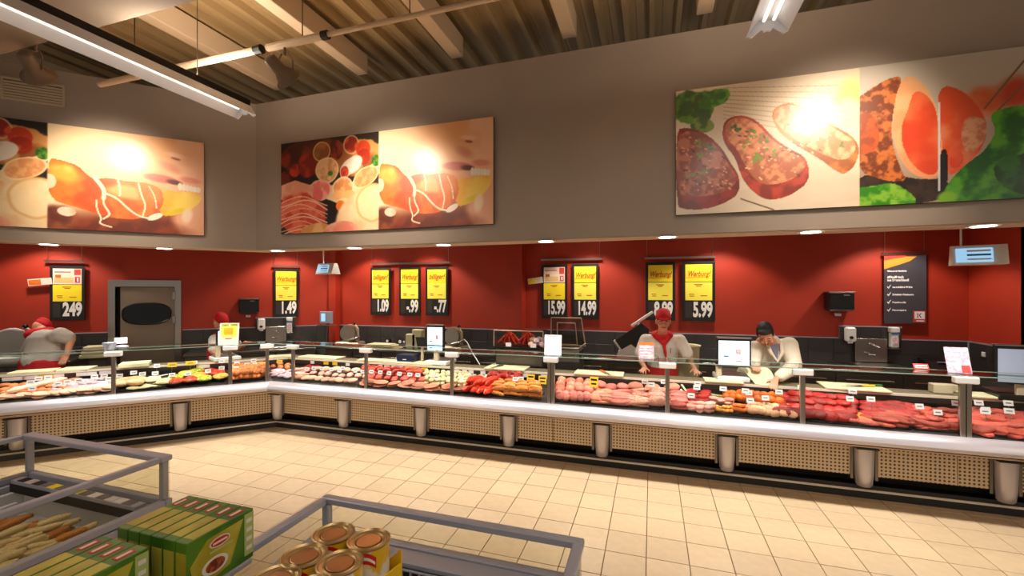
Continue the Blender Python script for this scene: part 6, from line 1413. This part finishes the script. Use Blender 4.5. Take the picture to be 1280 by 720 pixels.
# paper sheet he lifts off the goods
pA, pB, pC, pD = at(WW, 921, 458, q=5.66), at(WW, 954, 459, q=5.62), at(WW, 970, 476, q=5.47), at(WW, 950, 488, q=5.42)
n = 8; vs = []
for i in range(n+1):
    u = i/n; p = pA.lerp(pD, u)+V((0, 0, .03*math.sin(PI*u))); q_ = pB.lerp(pC, u)+V((0, 0, .05*math.sin(PI*u))); vs += [p, q_, p+V((0, .002, -.003)), q_+V((0, .002, -.003))]
fs = []
for i in range(n): a = 4*i; fs += [(a, a+1, a+5, a+4), (a+2, a+6, a+7, a+3), (a, a+4, a+6, a+2), (a+1, a+3, a+7, a+5)]
MB().add(vs, fs+[(0, 2, 3, 1), (4*n, 4*n+1, 4*n+3, 4*n+2)]).build('paper_sheet', M['offwhite'], None, smooth=40, label='cream paper sheet held by the man in the white coat', cat='paper')
# --- worker on the left bending away
def PL(px, py, q): return at(WL, px, py, q=q)
base = PL(56, 440, 1.12); base.z = 0; B3 = base
t = thing('person', 'worker in grey-white shirt, red cap and red apron bent over behind left counter', 'person', WL @ Matrix.Translation(B3))
hip = PL(52, 455, 1.08)-B3; hip.z = .98; sh = PL(74, 418, 1.02)-B3; shb = PL(44, 424, 1.25)-B3; elb = PL(89, 424, 1.0)-B3; wr_ = PL(84, 443, .95)-B3; hc = PL(50, 411, 1.38)-B3
b = MB(); Hm = Matrix.Translation(hc) @ Euler((.9, .2, 2.4)).to_matrix().to_4x4(); headparts(b, Hm); limb(b, [(sh+shb)/2, hc], [.07, .06]); oval(b, hip, (sh+shb)/2, (.15, .11), (.16, .11)); oval(b, hip+V((0, 0, -.12)), hip, (.16, .11), (.15, .1))
limb(b, [sh, elb, wr_], [.055, .05, .034]); hand(b, wr_, (-.3, -.4, -.9), (-1, 0, 0), (0, 1, -.3), .4); limb(b, [shb, shb+V((-.12, .05, -.25)), shb+V((-.05, -.2, -.42))], [.055, .045, .03]); hand(b, shb+V((-.05, -.2, -.42)), (.1, -.9, -.3), (1, 0, 0), (0, 0, -1), .4)
for s in (-1, 1): limb(b, [hip+V((s*.09, 0, -.08)), V((s*.10+hip.x, hip.y-.03, .5)), V((s*.10+hip.x, hip.y+.02, .09))], [.085, .058, .042]); b.ball((s*.10+hip.x, hip.y-.03, .04), (.045, .11, .04), 12, 8)
blob('body', b, 'skin', t, .009, 3); facebits(t, Hm); cap_mesh(Hm, t)
c = MB(); oval(c, hip+V((0, 0, .02)), (sh+shb)/2+V((0, 0, -.02)), (.21, .16), (.19, .15)); oval(c, sh+V((-.02, 0, -.02)), shb+V((.03, 0, 0)), (.095, .10), (.08, .09)); limb(c, [sh, sh.lerp(elb, .75)], [.105, .092]); limb(c, [shb, shb+V((-.09, .04, -.18))], [.09, .08])
oval(c, hip+V((-.08, -.02, .03)), hip+V((.10, 0, .10)), (.16, .14), (.17, .14)); blob('grey_white_shirt', c, 'gshirt', t, .014, 4)
c = MB(); oval(c, V((hip.x, hip.y-.0, .55)), V((hip.x, hip.y, 1.02)), (.25, .17), (.235, .165)); blob('red_apron', c, 'redcloth', t, .014, 4)
c = MB(); oval(c, hc.lerp(shb, .55)+V((-.06, .0, .0)), hc.lerp(sh, .5), (.08, .09), (.07, .08)); blob('neckerchief', c, 'redcloth', t, .012, 3)
c = MB()
for s in (-1, 1): limb(c, [hip+V((s*.09, 0, -.08)), V((s*.10+hip.x, hip.y-.03, .5)), V((s*.10+hip.x, hip.y+.02, .12))], [.11, .085, .075]); MB().ball((s*.10+hip.x, hip.y-.04, .045), (.055, .14, .045), 14, 8).build('shoe', M['shoe'], t, smooth=60)
blob('trousers', c, 'trouser', t, .018, 3)
# --- worker behind the leaflet
base = PL(276, 440, 1.22); base.z = 0; B4 = base
t = thing('person', 'worker in red cap half hidden behind the leaflet and scale on the left', 'person', WL @ Matrix.Translation(B4))
hc = PL(275, 404, 1.10)-B4; Hm = Matrix.Translation(hc) @ Euler((.55, .1, .9)).to_matrix().to_4x4() @ Matrix.Scale(1.08, 4)
S1 = PL(268, 424, 1.05)-B4; S2 = PL(290, 424, 1.30)-B4; E1 = PL(267, 440, .92)-B4; E2 = PL(300, 436, 1.05)-B4; W1 = PL(280, 446, .72)-B4; W2_ = PL(307, 428, .85)-B4; hip = V((0, .05, .95))
b = MB(); headparts(b, Hm); limb(b, [(S1+S2)/2, hc], [.066, .06]); oval(b, hip, (S1+S2)/2, (.15, .11), (.16, .11)); oval(b, hip+V((0, 0, -.12)), hip, (.16, .11), (.15, .1))
limb(b, [S1, E1, W1], [.05, .044, .03]); hand(b, W1, (.4, -.8, -.2), (1, 0, 0), (0, 0, -1), .4); limb(b, [S2, E2, W2_], [.05, .044, .03]); hand(b, W2_, (.9, -.4, .0), (0, -1, .2), (0, 0, -1), .2)
for s in (-1, 1): limb(b, [hip+V((s*.09, 0, -.08)), V((s*.10, .02, .5)), V((s*.10, .08, .09))], [.085, .058, .042]); b.ball((s*.10, .02, .04), (.045, .11, .04), 12, 8)
blob('body', b, 'skin', t, .009, 3); facebits(t, Hm); cap_mesh(Hm, t)
c = MB(); oval(c, hip+V((0, 0, .0)), (S1+S2)/2+V((0, 0, -.05)), (.19, .14), (.20, .14)); oval(c, S1, S2, (.08, .09), (.08, .09)); limb(c, [S1, S1.lerp(E1, .8)], [.082, .078]); limb(c, [S2, S2.lerp(E2, .8)], [.082, .078]); blob('white_jacket', c, 'shirt', t, .013, 4)
MB().cyl(S1.lerp(E1, .62), S1.lerp(E1, .74), .084, .083, n=18).build('sleeve_band', M['seam'], t, smooth=50)
c = MB(); pk = [((S1+S2)/2)+V((.10*math.cos(2*PI*i/16), .09*math.sin(2*PI*i/16), .085)) for i in range(17)]; c.tube(pk, .036, 10); blob('neckerchief', c, 'redcloth', t, .011, 2)
c = MB(); oval(c, V((0, .05, .55)), V((0, .05, 1.05)), (.22, .16), (.20, .15)); blob('red_apron', c, 'redcloth', t, .016, 3)
c = MB()
for s in (-1, 1): limb(c, [hip+V((s*.09, 0, -.08)), V((s*.10, .02, .5)), V((s*.10, .08, .12))], [.10, .085, .075]); MB().ball((s*.10, .01, .045), (.055, .14, .045), 14, 8).build('shoe', M['shoe'], t, smooth=60)
blob('trousers', c, 'trouser', t, .018, 3)
